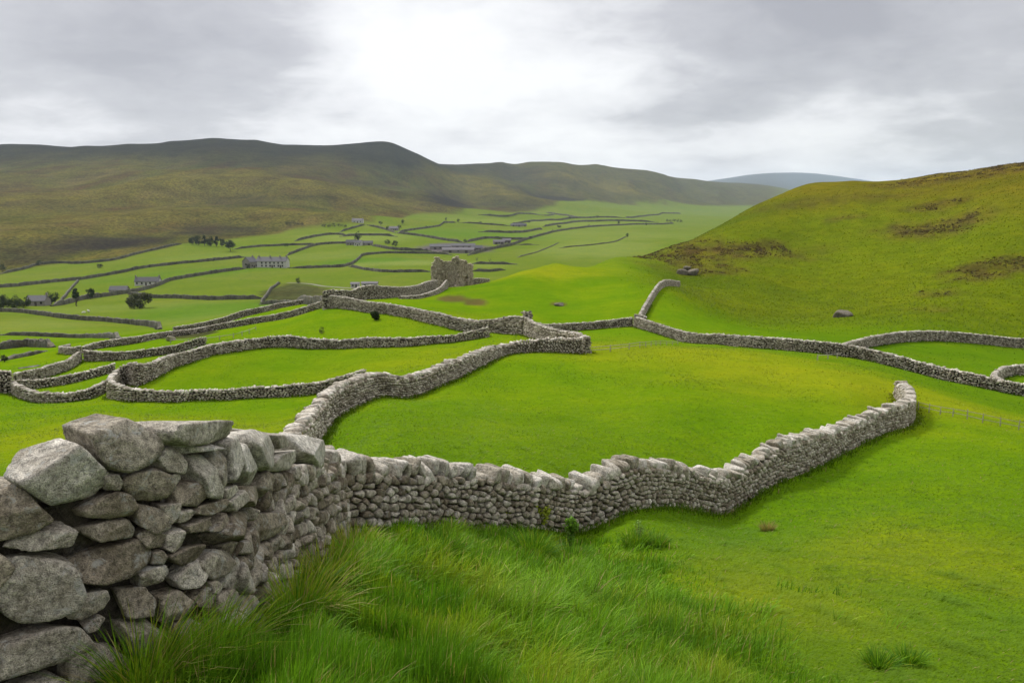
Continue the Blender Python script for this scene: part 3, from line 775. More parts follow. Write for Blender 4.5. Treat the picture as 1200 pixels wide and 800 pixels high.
# ------------------------------------------------------------------ sky, sun, air, camera
SUN_EL, SUN_AZ = 43.0, -38.0            # azimuth measured from the view direction, negative = left
def build_sky():
    w = bpy.data.worlds.new('World'); SC.world = w; w.use_nodes = True; t = w.node_tree; t.nodes.clear()
    N = lambda typ, **kw: [t.nodes.new(typ)][0]
    def math_(op, a, b=None):
        x = N('ShaderNodeMath'); x.operation = op
        for s, v in ((0, a), (1, b)):
            if v is None: continue
            if isinstance(v, (int, float)): x.inputs[s].default_value = v
            else: t.links.new(v, x.inputs[s])
        return x.outputs[0]
    def ramp(fac, stops):
        r = N('ShaderNodeValToRGB'); e = r.color_ramp.elements
        while len(e) > 1: e.remove(e[-1])
        e[0].position = stops[0][0]; e[0].color = (*stops[0][1], 1)
        for p, c in stops[1:]: e.new(p).color = (*c, 1)
        t.links.new(fac, r.inputs[0]); return r.outputs[0]
    sky = N('ShaderNodeTexSky'); sky.sky_type = 'NISHITA'; sky.sun_disc = False
    sky.sun_elevation = math.radians(SUN_EL); sky.sun_rotation = math.radians(SUN_AZ)
    bg1 = N('ShaderNodeBackground'); bg1.inputs['Strength'].default_value = 0.06; t.links.new(sky.outputs[0], bg1.inputs['Color'])
    g = N('ShaderNodeTexCoord').outputs['Generated']; sep = N('ShaderNodeSeparateXYZ'); t.links.new(g, sep.inputs[0])
    zz = math_('MAXIMUM', math_('ADD', sep.outputs[2], 0.24), 0.06)
    comb = N('ShaderNodeCombineXYZ'); t.links.new(math_('DIVIDE', sep.outputs[0], zz), comb.inputs[0]); t.links.new(math_('DIVIDE', sep.outputs[1], zz), comb.inputs[1])
    comb.inputs[2].default_value = 0.37
    def noise(scale, det, rough, dist=0.0, off=(0, 0, 0)):
        mp = N('ShaderNodeMapping'); mp.inputs['Location'].default_value = off; t.links.new(comb.outputs[0], mp.inputs[0])
        x = N('ShaderNodeTexNoise'); x.inputs['Scale'].default_value = scale; x.inputs['Detail'].default_value = det; x.inputs['Roughness'].default_value = rough
        x.inputs['Distortion'].default_value = dist; t.links.new(mp.outputs[0], x.inputs['Vector']); return x.outputs[0]
    n1 = noise(SKY['s1'], 5, 0.5, 0.15, SKY['o1']); n2 = noise(SKY['s2'], 6, 0.55, 0.2, SKY['o2']); n3 = noise(6.5, 6, 0.6, 0.5, (7.7, 1.2, 0))
    val = math_('ADD', math_('MULTIPLY', math_('SUBTRACT', n1, 0.5), SKY['a1']), math_('ADD', math_('MULTIPLY', math_('SUBTRACT', n2, 0.5), SKY['a2']), math_('MULTIPLY', math_('SUBTRACT', n3, 0.5), 0.42)))
    # banks of thicker and thinner cloud: direction, angular size, weight
    for u, v, size, wt in SKY['banks']:
        x, z = ray(u, v); d = Vector((float(x), 1.0, float(z))).normalized()
        dp = N('ShaderNodeVectorMath'); dp.operation = 'DOT_PRODUCT'; t.links.new(g, dp.inputs[0]); dp.inputs[1].default_value = d
        e = math_('POWER', 2.718, math_('MULTIPLY', math_('SUBTRACT', 1.0, dp.outputs['Value']), -1.0 / (size * size / 2)))
        val = math_('ADD', val, math_('MULTIPLY', e, wt))
    val = math_('ADD', val, 0.5)
    col = ramp(val, [(0.0, SKY['c0']), (0.35, SKY['c1']), (0.6, SKY['c2']), (0.85, SKY['c3']), (1.0, SKY['c3'])])
    # overcast skies are brighter overhead than near the horizon
    back = math_('ADD', 0.68, math_('MULTIPLY', 0.32, math_('MINIMUM', math_('MAXIMUM', math_('ADD', math_('MULTIPLY', sep.outputs[1], 1.1), 0.55), 0.0), 1.0)))  # unseen sky behind the camera dimmed, added to deepen contrast on near faces
    br = math_('ADD', 1.0, math_('MULTIPLY', SKY['zen'], math_('POWER', math_('MAXIMUM', math_('MULTIPLY', math_('SUBTRACT', sep.outputs[2], 0.28), 1.4), 0.0), 1.2)))
    bg2 = N('ShaderNodeBackground'); t.links.new(col, bg2.inputs['Color']); t.links.new(math_('MULTIPLY', math_('MULTIPLY', br, back), SKY['gain']), bg2.inputs['Strength'])
    mx = N('ShaderNodeMixShader'); mx.inputs[0].default_value = 0.93
    t.links.new(bg1.outputs[0], mx.inputs[1]); t.links.new(bg2.outputs[0], mx.inputs[2])
    out = N('ShaderNodeOutputWorld'); t.links.new(mx.outputs[0], out.inputs['Surface'])
SKY = dict(s1=0.85, s2=2.3, o1=(1.3, 0.2, 0), o2=(4.1, 2.2, 0), a1=1.15, a2=0.75, gain=0.455, zen=1.5,
           banks=[(490,70,0.13,0.30),(590,15,0.09,0.16),(190,95,0.19,-0.30),(60,40,0.16,-0.06),(880,75,0.20,-0.26),(1130,15,0.18,-0.3),(970,125,0.06,0.2),(700,165,0.14,0.2),(400,165,0.14,0.18),(60,158,0.09,0.3),(250,160,0.07,0.12),(1080,188,0.11,0.34),(900,205,0.08,0.2)],
           c0=(0.42, 0.413, 0.445), c1=(0.58, 0.572, 0.60), c2=(0.85, 0.842, 0.86), c3=(1.02, 1.015, 1.015))
def build_lights():
    L = bpy.data.lights.new('sun', 'SUN'); L.energy = SUN_E; L.angle = math.radians(SUN_ANG); L.color = (1.0, 0.955, 0.88)
    o = bpy.data.objects.new('sun', L); COL.objects.link(o)
    el, az = math.radians(SUN_EL), math.radians(SUN_AZ)
    d = Vector((math.sin(az) * math.cos(el), math.cos(az) * math.cos(el), math.sin(el)))
    o.rotation_euler = d.to_track_quat('Z', 'Y').to_euler(); o.location = (0, 0, 400)
SUN_E, SUN_ANG = 1.5, 10.0
HAZE = 4.6e-5
def build_haze():
    zmin, zmax = float(ZG.min()) - 60, float(ZG.max()) + 12
    zmin = min(zmin, -310)
    b = Build().box((-15800, -15800, zmin), (15800, 15800, zmax)); m = bpy.data.materials.new('haze'); m.use_nodes = True
    t = m.node_tree; t.nodes.clear(); v = t.nodes.new('ShaderNodeVolumePrincipled'); o = t.nodes.new('ShaderNodeOutputMaterial')
    v.inputs['Color'].default_value = (0.68, 0.80, 0.97, 1); v.inputs['Density'].default_value = HAZE; v.inputs['Anisotropy'].default_value = 0.2
    t.links.new(v.outputs[0], o.inputs['Volume'])
    h = kind(b.obj('haze', m), 'stuff'); h.visible_shadow = True
def build_camera():
    c = bpy.data.cameras.new('camera'); o = bpy.data.objects.new('camera', c); COL.objects.link(o)
    c.sensor_width = 36.0; c.lens = 36.0 * F_PX / W_PX; c.clip_start = 0.05; c.clip_end = 60000
    o.location = (0, 0, 0); o.rotation_euler = (PI / 2 - PITCH, 0, 0); SC.camera = o
    SC.view_settings.view_transform = 'Standard'; SC.view_settings.look = 'None'; SC.view_settings.exposure = EXPO; SC.view_settings.gamma = 1.0; SC.view_settings.use_curve_mapping = False
    cy = SC.cycles; cy.use_denoising = True; cy.max_bounces = 6; cy.diffuse_bounces = 3; cy.transmission_bounces = 3; cy.volume_bounces = 1; cy.glossy_bounces = 2
    try: cy.denoiser = 'OPENIMAGEDENOISE'
    except Exception: pass
EXPO = 1.2
# ------------------------------------------------------------------ the walls of the middle distance
def UD(rows):
    """(pixel column, metres forward, height) -> x, y, height"""
    return np.array([(*at(u, d)[:2], h) for u, d, h in rows])

def build_mid_walls():
    G = 'dry stone walls of the hill pastures'
    n = [100]
    def W(label, rows, side, thick=0.6, w=0.24, h=0.15, lev=(2, 1), cope=(0.16, 0.18, 0.12), **kw):
        n[0] += 1
        rows = [(a, b, c - .10) for a, b, c in rows]; w, h = w * .78, h * .78
        ln, t = drystone(label, UD(rows), side, thick * .92, w, h, lev, cope, group=G, seed=n[0], **{'gap': .013, **kw})
        MID_LINES.append(ln); return ln, t
    global MID_LINES
    MID_LINES = []
    # the curved wall running from the corner into the middle pasture
    W('winding stone wall climbing from behind the boulder wall to a sharp square corner',
      [(346,14.5,1.0),(354,17,1.0),(368,20.5,1.05),(380,24,1.1),(397,27,1.15),(420,29,1.15),(445,31,1.1),(480,33,1.0),(530,38,1.05),(560,43,.95),(602,50,.85),(640,50,.95),(683,50,1.15)], 1, .62, .2, .125, (2, 1), (.17, .19, .2), voronoi=True, step=.3)
    W('short curved pale wall joining the sharp square corner to the stone pillar',
      [(683,50.7,1.15),(662,56,1.2),(640,60,1.25),(622,65,1.4),(613,69,1.75)], -1, .6, .24, .16)
    W('tall stone wall sweeping down from a square pillar to the pale curved wall',
      [(383,105,1.75),(400,102,1.7),(425,97,1.45),(455,92,1.35),(480,88,1.3),(520,80,1.35),(550,77,1.3),(575,74,1.35),(595,71.5,1.75),(611,69,1.8)], 1, .6, .3, .19)
    W('wavy low wall crossing the pasture and looping back round its left end',
      [(571,70,1.0),(530,71,.75),(480,70,.85),(430,70,.95),(400,71,.85),(372,71.5,1.0),(340,72,1.15),(318,72,1.1),(300,71,1.0),(276,69,1.05),(250,67,1.0),(222,64,1.05),(200,61,1.2),(178,57.5,1.4),(161,56,1.75),(147,57.5,1.6),(138,55.5,1.35),(137,53.5,1.3),(148,52.3,1.1),(165,52,.9),(200,52,.8),(260,53,.8),(330,54,.85),(385,54,.85),(430,53,.85)], -1, .62, .26, .16, step=.3)
    W('stone wall curving round the lower left paddock',
      [(12,60,1.05),(20,57.5,1.05),(40,56,.9),(80,55,.75),(110,56,.85),(134,58,.95)], 1, .55, .26, .16)
    W('tall dark blunt wall end at the left edge of the photo', [(-40,58,2.0),(-12,58.5,2.0),(17,59.5,1.9)], 1, .9, .3, .2)
    W('dark stone wall rising across the paddock behind the left curved wall', [(24,63,.9),(60,66,.85),(100,69,.85),(136,71,.9)], 1, .5, .3, .19, (1, 1))
    W('stone wall running from the left wall end up to the pale wall junction', [(22,68,1.0),(50,72,1.1),(66,76,1.15),(80,79,1.1),(97,85,1.2)], 1, .55, .3, .19, (1, 1))
    W('straight stone wall running right from the pale junction behind the looped wall', [(97,85,1.35),(110,84,1.2),(150,83,.95),(180,83.5,.95),(205,84,1.0),(240,84,1.0)], 1, .55, .3, .19, (1, 1))
    W('long stone wall rising from the pale junction past the rubble patch to the square pillar',
      [(100,93,.75),(120,97,.9),(140,99,1.0),(165,103,.95),(185,107,.9),(210,110,.85),(230,112,.85),(265,115,.95),(300,117,1.0),(320,115.5,1.0),(340,114,1.0),(360,111,1.0),(381,107,1.1)], 1, .55, .32, .2, (1, 1), step=.4)
    W('dark stone wall just above the long rising one, ending by the olive scrub', [(205,125,.9),(225,128,1.0),(250,132,1.1),(285,138,1.2),(310,141,1.1),(335,146,1.0),(378,150,.9)], 1, .55, .34, .22, (1, 1), step=.4)
    W('little pale hooked wall curling away from the junction at the left', [(97,92,1.0),(88,93,.9),(80,95,.9),(74,99,.8),(75,103,.7),(84,106,.6)], 1, .5, .3, .2, (1, 1))
    W('straight dark stone wall between the stone pillar and the foot of the hill wall', [(616,79,1.3),(628,88,1.05),(645,92,.95),(675,95,1.0),(705,96.5,1.05),(742,97,1.2)], 1, .55, .3, .19)
    W('long stone wall winding along the foot of the right hill',
      [(742,96.5,1.35),(760,92,1.3),(785,88,1.25),(810,84,1.2),(850,80,1.2),(880,77,1.25),(909,75,1.3),(930,73,1.25),(965,71.5,1.2),(1000,70,1.2),(1040,67.5,1.15),(1075,65.5,1.1),(1100,64,1.1),(1130,62,1.1),(1165,60.3,1.05),(1200,59.5,1.0),(1260,58,1.0)], 1, .62, .28, .17, step=.3)
    W('narrow stone wall going straight up the knoll to dark rocks', [(745,98,1.1),(752,106,1.1),(762,118,1.15),(775,134,1.15),(786,150,1.1),(794,160,1.1)], -1, .6, .34, .22, (1, 1))
    W('short thick stub of wall beside the junction under the hill', [(742,97.6,1.5),(750,97.2,1.4),(757,97,1.2)], 1, .7, .3, .2, (1, 1))
    W('stone wall branching off along the upper edge of the right paddock', [(984,72,1.0),(1000,79,1.1),(1020,87,1.2),(1040,92,1.3),(1060,95,1.35),(1095,98,1.35),(1130,100,1.3),(1165,101,1.3),(1200,102,1.3),(1270,104,1.3)], 1, .6, .3, .19)
    W('small curved stone wall hooking in from the right edge', [(1166,60.8,1.0),(1160,63,1.0),(1163,67,1.0),(1175,71,1.0),(1190,73,1.0),(1210,74,1.0),(1260,75,1.0)], -1, .55, .3, .19)
    W('dark sagging stone wall between the pillar and the roofless ruin', [(381,112,1.5),(388,113,2.0),(400,114,2.0),(414,116,1.7),(424,118.5,2.1),(438,121,2.3),(452,124,2.0),(470,129,1.8),(488,138,1.9),(503,149,2.1),(514,160,2.0)], 1, .7, .36, .24, (1, 1), step=.4)
    W('low dark wall edging the knoll below the roofless ruin', [(470,124,.5),(490,128,.6),(508,136,.8),(519,146,1.1),(525,156,1.8)], 1, .6, .36, .24, (1, 1))
    W('dark broken wall trailing off to the right of the ruin', [(553,170,1.6),(565,174,1.6),(574,178,1.2)], 1, .7, .36, .24, (1, 1))
    # two square pillars where walls meet
    for (u, d, hh, s, lab) in ((384,104.6,2.6,1.5,'square stone pillar at the left end of the tall sweeping wall'), (618,70.5,2.35,.9,'square stone pillar where the pale wall turns')):
        x, y = at(u, d)[:2]
        ln, t = drystone(lab, np.array([(x - s/2, y, hh), (x, y + .01, hh), (x + s/2, y, hh)]), 1, s, .3, .2, (2, 1), None, seed=n[0] + int(u), wob=0, step=s / 6)
        t.name = 'stone_pillar'; t['category'] = 'pillar'

def field_wall(label, px, hgt=2.2, thick=0.9, seed=0, mat='field_stone', cat='stone wall', name='field_wall', dmin=60):
    """a distant wall: one rough-topped ridge of stone following the ground"""
    P = np.array([cast(u, v, dmin) for u, v in px]); step = max(0.8, np.median(P[:, 1]) / 260)
    L = resample(spline(np.column_stack([P[:, :2], np.full(len(P), 1.0)]), 8), step)
    t = np.gradient(L[:, :2], axis=0); t /= np.linalg.norm(t, axis=1)[:, None] + 1e-9; lf = np.stack([-t[:, 1], t[:, 0]], 1); n = len(L)
    rng = np.random.default_rng(seed); z = H(L[:, 0], L[:, 1])
    ends = np.clip(np.minimum(np.arange(n), np.arange(n)[::-1]) / 4.0, .25, 1)
    hh = ends * hgt * (1 + 0.10 * fbm(np.arange(n) / 6.0, np.full(n, seed + .4), 0, 2) + 0.07 * rng.normal(size=n)); lf = lf * (1 + .1 * rng.normal(size=(n, 1)))
    prof = [(-.5, -.6), (-.46, .45), (-.34, .93), (0, 1.0), (.34, .93), (.46, .45), (.5, -.6)]
    V = np.stack([np.column_stack([L[:, :2] + lf * a * thick, z + hh * b]) for a, b in prof], 1)
    V = V + rng.normal(size=V.shape) * 0.05 * hgt * 0.5
    m = len(prof); i = np.arange(n - 1)[:, None] * m; j = np.arange(m - 1)[None]
    Q = np.stack([i + j, i + j + 1, i + m + j + 1, i + m + j], -1).reshape(-1, 4)
    caps = [np.array([[0, 1, 5, 6], [1, 2, 4, 5]])[:, ::-1], np.array([[0, 1, 5, 6], [1, 2, 4, 5]]) + (n - 1) * m]
    V = V.reshape(-1, 3); o = L[n // 2, 0], L[n // 2, 1], z[n // 2]
    me = mesh_arrays(name, V - np.array(o), np.vstack([Q] + caps), M[mat], False, {'tint': np.repeat(rng.uniform(0, 1, n), m)})
    ob = link(name, me, None, o); tag(ob, label, cat, 'field walls of the valley'); return ob

FIELD_WALLS = [
 ('wall along the foot of the brown moor at the far left', [(0,321),(30,315),(48,310),(70,308.5),(95,309),(130,305.5),(160,298),(190,291),(213,286)], 2.4),
 ('long dark wall crossing the upper left fields towards the long farmhouse', [(-20,338),(0,337),(60,331),(93,328),(130,322),(170,314),(200,310.5),(240,306.5),(288,301.5)], 2.4),
 ('pale wall running straight downhill between two left fields', [(92,329),(85,337),(78,346),(71,354)], 1.6),
 ('dark wall rising behind the small white cottage to the long farmhouse', [(60,359),(75,357),(100,350.5),(130,346.5),(160,342),(185,335),(200,329),(240,322),(288,315)], 2.4),
 ('dark wall along the lower field between round bush and olive scrub', [(150,345),(165,347.5),(178,349),(200,349.5),(250,351.5),(311,350)], 2.0),
 ('wall in the field right of the dark copse', [(272,292.5),(320,288.5),(360,287),(379,286.5)], 2.2),
 ('wall bending from the long farmhouse up to the hamlet', [(335,300),(355,292.5),(378,286.5),(400,285.5),(430,286.5)], 2.4),
 ('wall running right from the long farmhouse and climbing to a corner', [(338,314),(370,314),(400,313),(409,311),(420,304),(428,299),(450,297),(480,297),(512,297.5),(530,299)], 2.2),
 ('wall dipping under the pale strip field left of the ruin', [(409,312.5),(430,316.5),(455,319),(480,319),(508,318.5)], 2.0),
 ('wall from the hamlet to the grey farmyard', [(436,288),(460,292.5),(490,294),(506,294)], 2.2),
 ('wall slanting down from the middle hamlet to the grey farmyard', [(465,273.5),(490,276.5),(520,281.5),(545,285)], 2.4),
 ('wall rising over the middle field to a lone corner tree', [(466,273),(478,270.5),(500,267.5),(535,261)], 2.2),
 ('wall continuing right from the lone corner tree', [(538,261),(560,262.5),(600,265)], 2.2),
 ('wall slanting down from the white moor cottage', [(430,263.5),(445,267.5),(464,273)], 2.4),
 ('long wall sweeping from the grey farmyard far up the valley to the right', [(548,299.5),(580,291.5),(600,287.5),(620,280),(640,274.5),(670,268.5),(700,265.5),(740,263.5),(790,262)], 3.0),
 ('upper wall right of the ruin', [(549,309.5),(575,309.5),(606,310)], 2.0),
 ('lower wall right of the ruin', [(550,318),(575,318.5),(592,316.5)], 2.0),
 ('short dark wall off the foot of the sweeping valley wall', [(603,287.5),(618,287),(632,287)], 1.2),
 ('far wall undulating across the pale upper valley', [(598,264),(640,258.5),(668,256),(700,255),(732,255.5)], 3.0),
 ('farthest dark wall below the right end of the fells', [(732,255.5),(752,254),(775,250.5),(798,250.5)], 3.5),
 ('wall crossing under the brown fell edge in the far fields', [(640,249),(665,253),(678,256)], 3.5),
 ('thin wall curving through the lower left meadow', [(-20,365),(0,365.5),(20,366),(45,369),(80,373.5),(120,376.5),(170,381.5),(188,386)], 1.6),
 ('very low wall straight across the pale left meadow', [(0,393),(60,394.5),(100,396),(140,397)], 0.9),
 ('bushy overgrown wall at the left edge above the paddocks', [(-20,411),(0,409.5),(15,407.5),(30,406),(45,406.5),(63,407)], 1.3),
 ('low bank slanting up at the left edge under the bushy wall', [(-10,424),(0,423),(20,419.5),(40,415.5),(53,411.5)], 0.5),
 ('short low bank in the paddock at the left edge', [(22,432),(34,430.5),(46,428.5)], 0.4),
 ('wall along the foot of the olive scrub', [(304,357),(330,356),(360,356),(381,356)], 1.5),
 ('crooked wall up the left side of the olive scrub', [(306,355),(312,348),(318,339),(328,332)], 1.6),
 ('faint wall slanting over the smooth slope behind the knoll', [(606,302),(628,296),(642,290.5),(655,284.5)], 0.9),
 ('faint wall curving up to a small tree on the smooth slope', [(655,291),(680,288.5),(700,286.5),(720,283.5),(734,277.5)], 1.0),
 ('wall just above the hamlet, level across the field', [(398,277.5),(420,276),(445,276),(466,277.5)], 2.2),
 ('short wall dropping from the moor cottage to the field left of it', [(428,263.5),(412,268),(398,272)], 2.2),
 ('wall parallel to the far sweeping wall in the pale upper valley', [(636,266),(660,262.5),(700,259.5),(745,259.5),(772,261)], 3.0),
 ('wall linking the lone far barn to the sweeping wall', [(560,272),(600,273),(636,269)], 2.6),
 ('wall behind the pale barns of the farmyard', [(622,280),(604,281),(575,279.5),(545,284)], 2.4),
 ('highest field wall beneath the middle fell', [(560,251.5),(600,253),(650,252)], 3.0),
 ('dark wall stub across the field left of the moor cottage', [(345,283),(372,277),(390,275),(410,276.5)], 2.2),
]
def build_field_walls():
    for i, (lab, px, h) in enumerate(FIELD_WALLS):
        field_wall(lab, px, h * (1.25 if px[0][1] < 292 else 1.0), 0.8 if h < 1.2 else 1.0, 300 + i)
# ------------------------------------------------------------------ the boulder wall beside the camera
HAND = [  # outlines of the large stones seen at the near end; deep = reaches far into the wall
 ([(-60,545),(-40,536),(0,536),(18,536),(28,544),(34,566),(43,584),(49,610),(20,632),(-30,640)],.34),
 ([(0,530),(80,500),(94,501),(102,520),(122,566),(96,590),(47,598),(34,568),(28,543)],.5),
 ([(100,506),(108,496),(132,489),(156,492),(188,518),(186,526),(168,542),(138,554),(118,548),(112,536)],.5),
 ([(178,540),(190,524),(200,525),(218,546),(216,553),(190,550)],.3),
 ([(182,508),(192,496),(230,492),(262,496),(268,507),(262,516),(210,522),(190,517)],.55),
 ([(120,556),(136,554),(140,564),(138,572),(122,575)],.2),
 ([(140,566),(148,556),(180,549),(194,556),(203,582),(192,586),(156,587),(142,572)],.3),
 ([(96,598),(112,584),(138,573),(150,580),(156,596),(150,604),(120,608),(100,606)],.3),
 ([(93,621),(130,608),(148,608),(156,624),(148,632),(112,635)],.3),
 ([(154,590),(176,592),(192,600),(196,618),(180,623),(160,614)],.3),
 ([(184,592),(204,590),(202,608),(196,613)],.2),
 ([(202,600),(218,595),(225,600),(220,608),(204,610)],.2),
 ([(200,570),(230,564),(242,578),(226,592),(202,592)],.3),
 ([(194,556),(202,554),(205,562),(200,570)],.2),
 ([(10,640),(50,617),(88,618),(94,632),(80,641),(40,644)],.3),
 ([(158,628),(176,618),(192,624),(188,640),(170,642)],.25),
 ([(190,626),(208,620),(213,638),(200,646),(192,642)],.25),
 ([(212,616),(238,608),(242,614),(236,621),(218,625)],.2),
 ([(-6,672),(12,646),(50,638),(72,643),(84,656),(82,680),(78,700),(68,718),(30,740),(6,738),(-6,720)],.36),
 ([(-40,640),(8,644),(14,660),(6,672),(-8,690),(-40,690)],.3),
 ([(86,656),(120,646),(170,633),(175,648),(168,664),(144,676),(110,686),(86,684),(83,670)],.34),
 ([(80,700),(86,692),(118,690),(122,702),(112,716),(90,726),(76,722)],.28),
 ([(98,728),(118,718),(120,726),(108,738),(99,738)],.2),
 ([(-30,766),(30,739),(68,724),(91,730),(95,744),(92,758),(66,776),(30,788),(-20,800)],.34),
 ([(80,800),(90,760),(112,741),(128,748),(140,770),(138,800),(120,815),(88,818)],.34),
 ([(-40,830),(20,800),(70,782),(80,800),(70,840),(0,860)],.3),
 ([(-60,700),(-14,694),(-8,720),(-8,745),(-40,765),(-70,760)],.3),
 ([(200,680),(216,660),(238,657),(242,672),(230,686),(212,688)],.28),
 ([(158,672),(172,664),(190,661),(194,678),(165,688)],.25),
 ([(192,654),(212,641),(235,638),(230,655),(212,662)],.28),
 ([(176,648),(186,644),(191,650),(187,659),(177,659)],.18),
 ([(228,660),(246,644),(262,646),(266,658),(262,670),(248,677),(240,672)],.28),
 ([(240,682),(248,679),(257,686),(252,694),(243,693)],.18),
 ([(224,700),(238,688),(247,698),(242,708),(226,706)],.22),
 ([(248,700),(266,690),(272,700),(260,714),(250,717)],.25),
 ([(276,698),(292,700),(299,716),(286,726),(273,716)],.28),
 ([(250,728),(270,714),(276,724),(274,738),(262,745),(250,738)],.28),
 ([(180,700),(205,692),(222,704),(216,724),(192,728)],.28),
 ([(140,690),(168,686),(178,702),(170,722),(146,724)],.28),
 ([(146,730),(172,726),(188,740),(182,764),(152,768)],.3),
 ([(200,732),(222,726),(240,738),(236,758),(208,762)],.28),
 ([(216,534),(236,533),(250,560),(258,578),(252,583),(240,580),(222,550)],.5),
 ([(239,531),(252,524),(264,560),(262,568),(256,572)],.5),
 ([(198,522),(246,521),(252,527),(238,530),(212,532),(200,528)],.5),
 ([(255,519),(270,511),(280,558),(274,563),(266,564)],.5),
 ([(272,512),(280,514),(300,562),(298,568),(292,569),(279,552)],.5),
 ([(282,510),(296,504),(314,510),(322,526),(306,551),(297,547),(287,522)],.5),
 ([(303,553),(318,534),(336,527),(338,540),(330,551)],.45),
 ([(316,510),(330,510),(334,522),(324,525)],.4),
 ([(338,514),(360,511),(370,520),(376,538),(370,550),(360,540),(350,528)],.5),
 ([(257,573),(268,569),(273,574),(266,582),(260,585)],.18),
 ([(259,588),(280,574),(282,586),(268,598)],.25),
 ([(281,570),(296,571),(304,582),(290,592),(282,588)],.25),
 ([(226,595),(240,590),(256,585),(257,595),(240,604),(226,602)],.25),
 ([(242,620),(260,599),(268,600),(264,610),(245,623)],.2),
 ([(225,612),(238,606),(242,606),(232,612)],.1),
 ([(248,624),(270,601),(292,599),(296,610),(280,632),(257,632)],.32),
 ([(300,604),(320,600),(324,616),(308,634),(298,628)],.28),
]
def hull2(P):
    P = sorted(map(tuple, P)); 
    def half(Q):
        o = []
        for p in Q:
            while len(o) > 1 and (o[-1][0]-o[-2][0])*(p[1]-o[-2][1]) - (o[-1][1]-o[-2][1])*(p[0]-o[-2][0]) <= 0: o.pop()
            o.append(p)
        return o[:-1]
    return np.array(half(P) + half(P[::-1]))

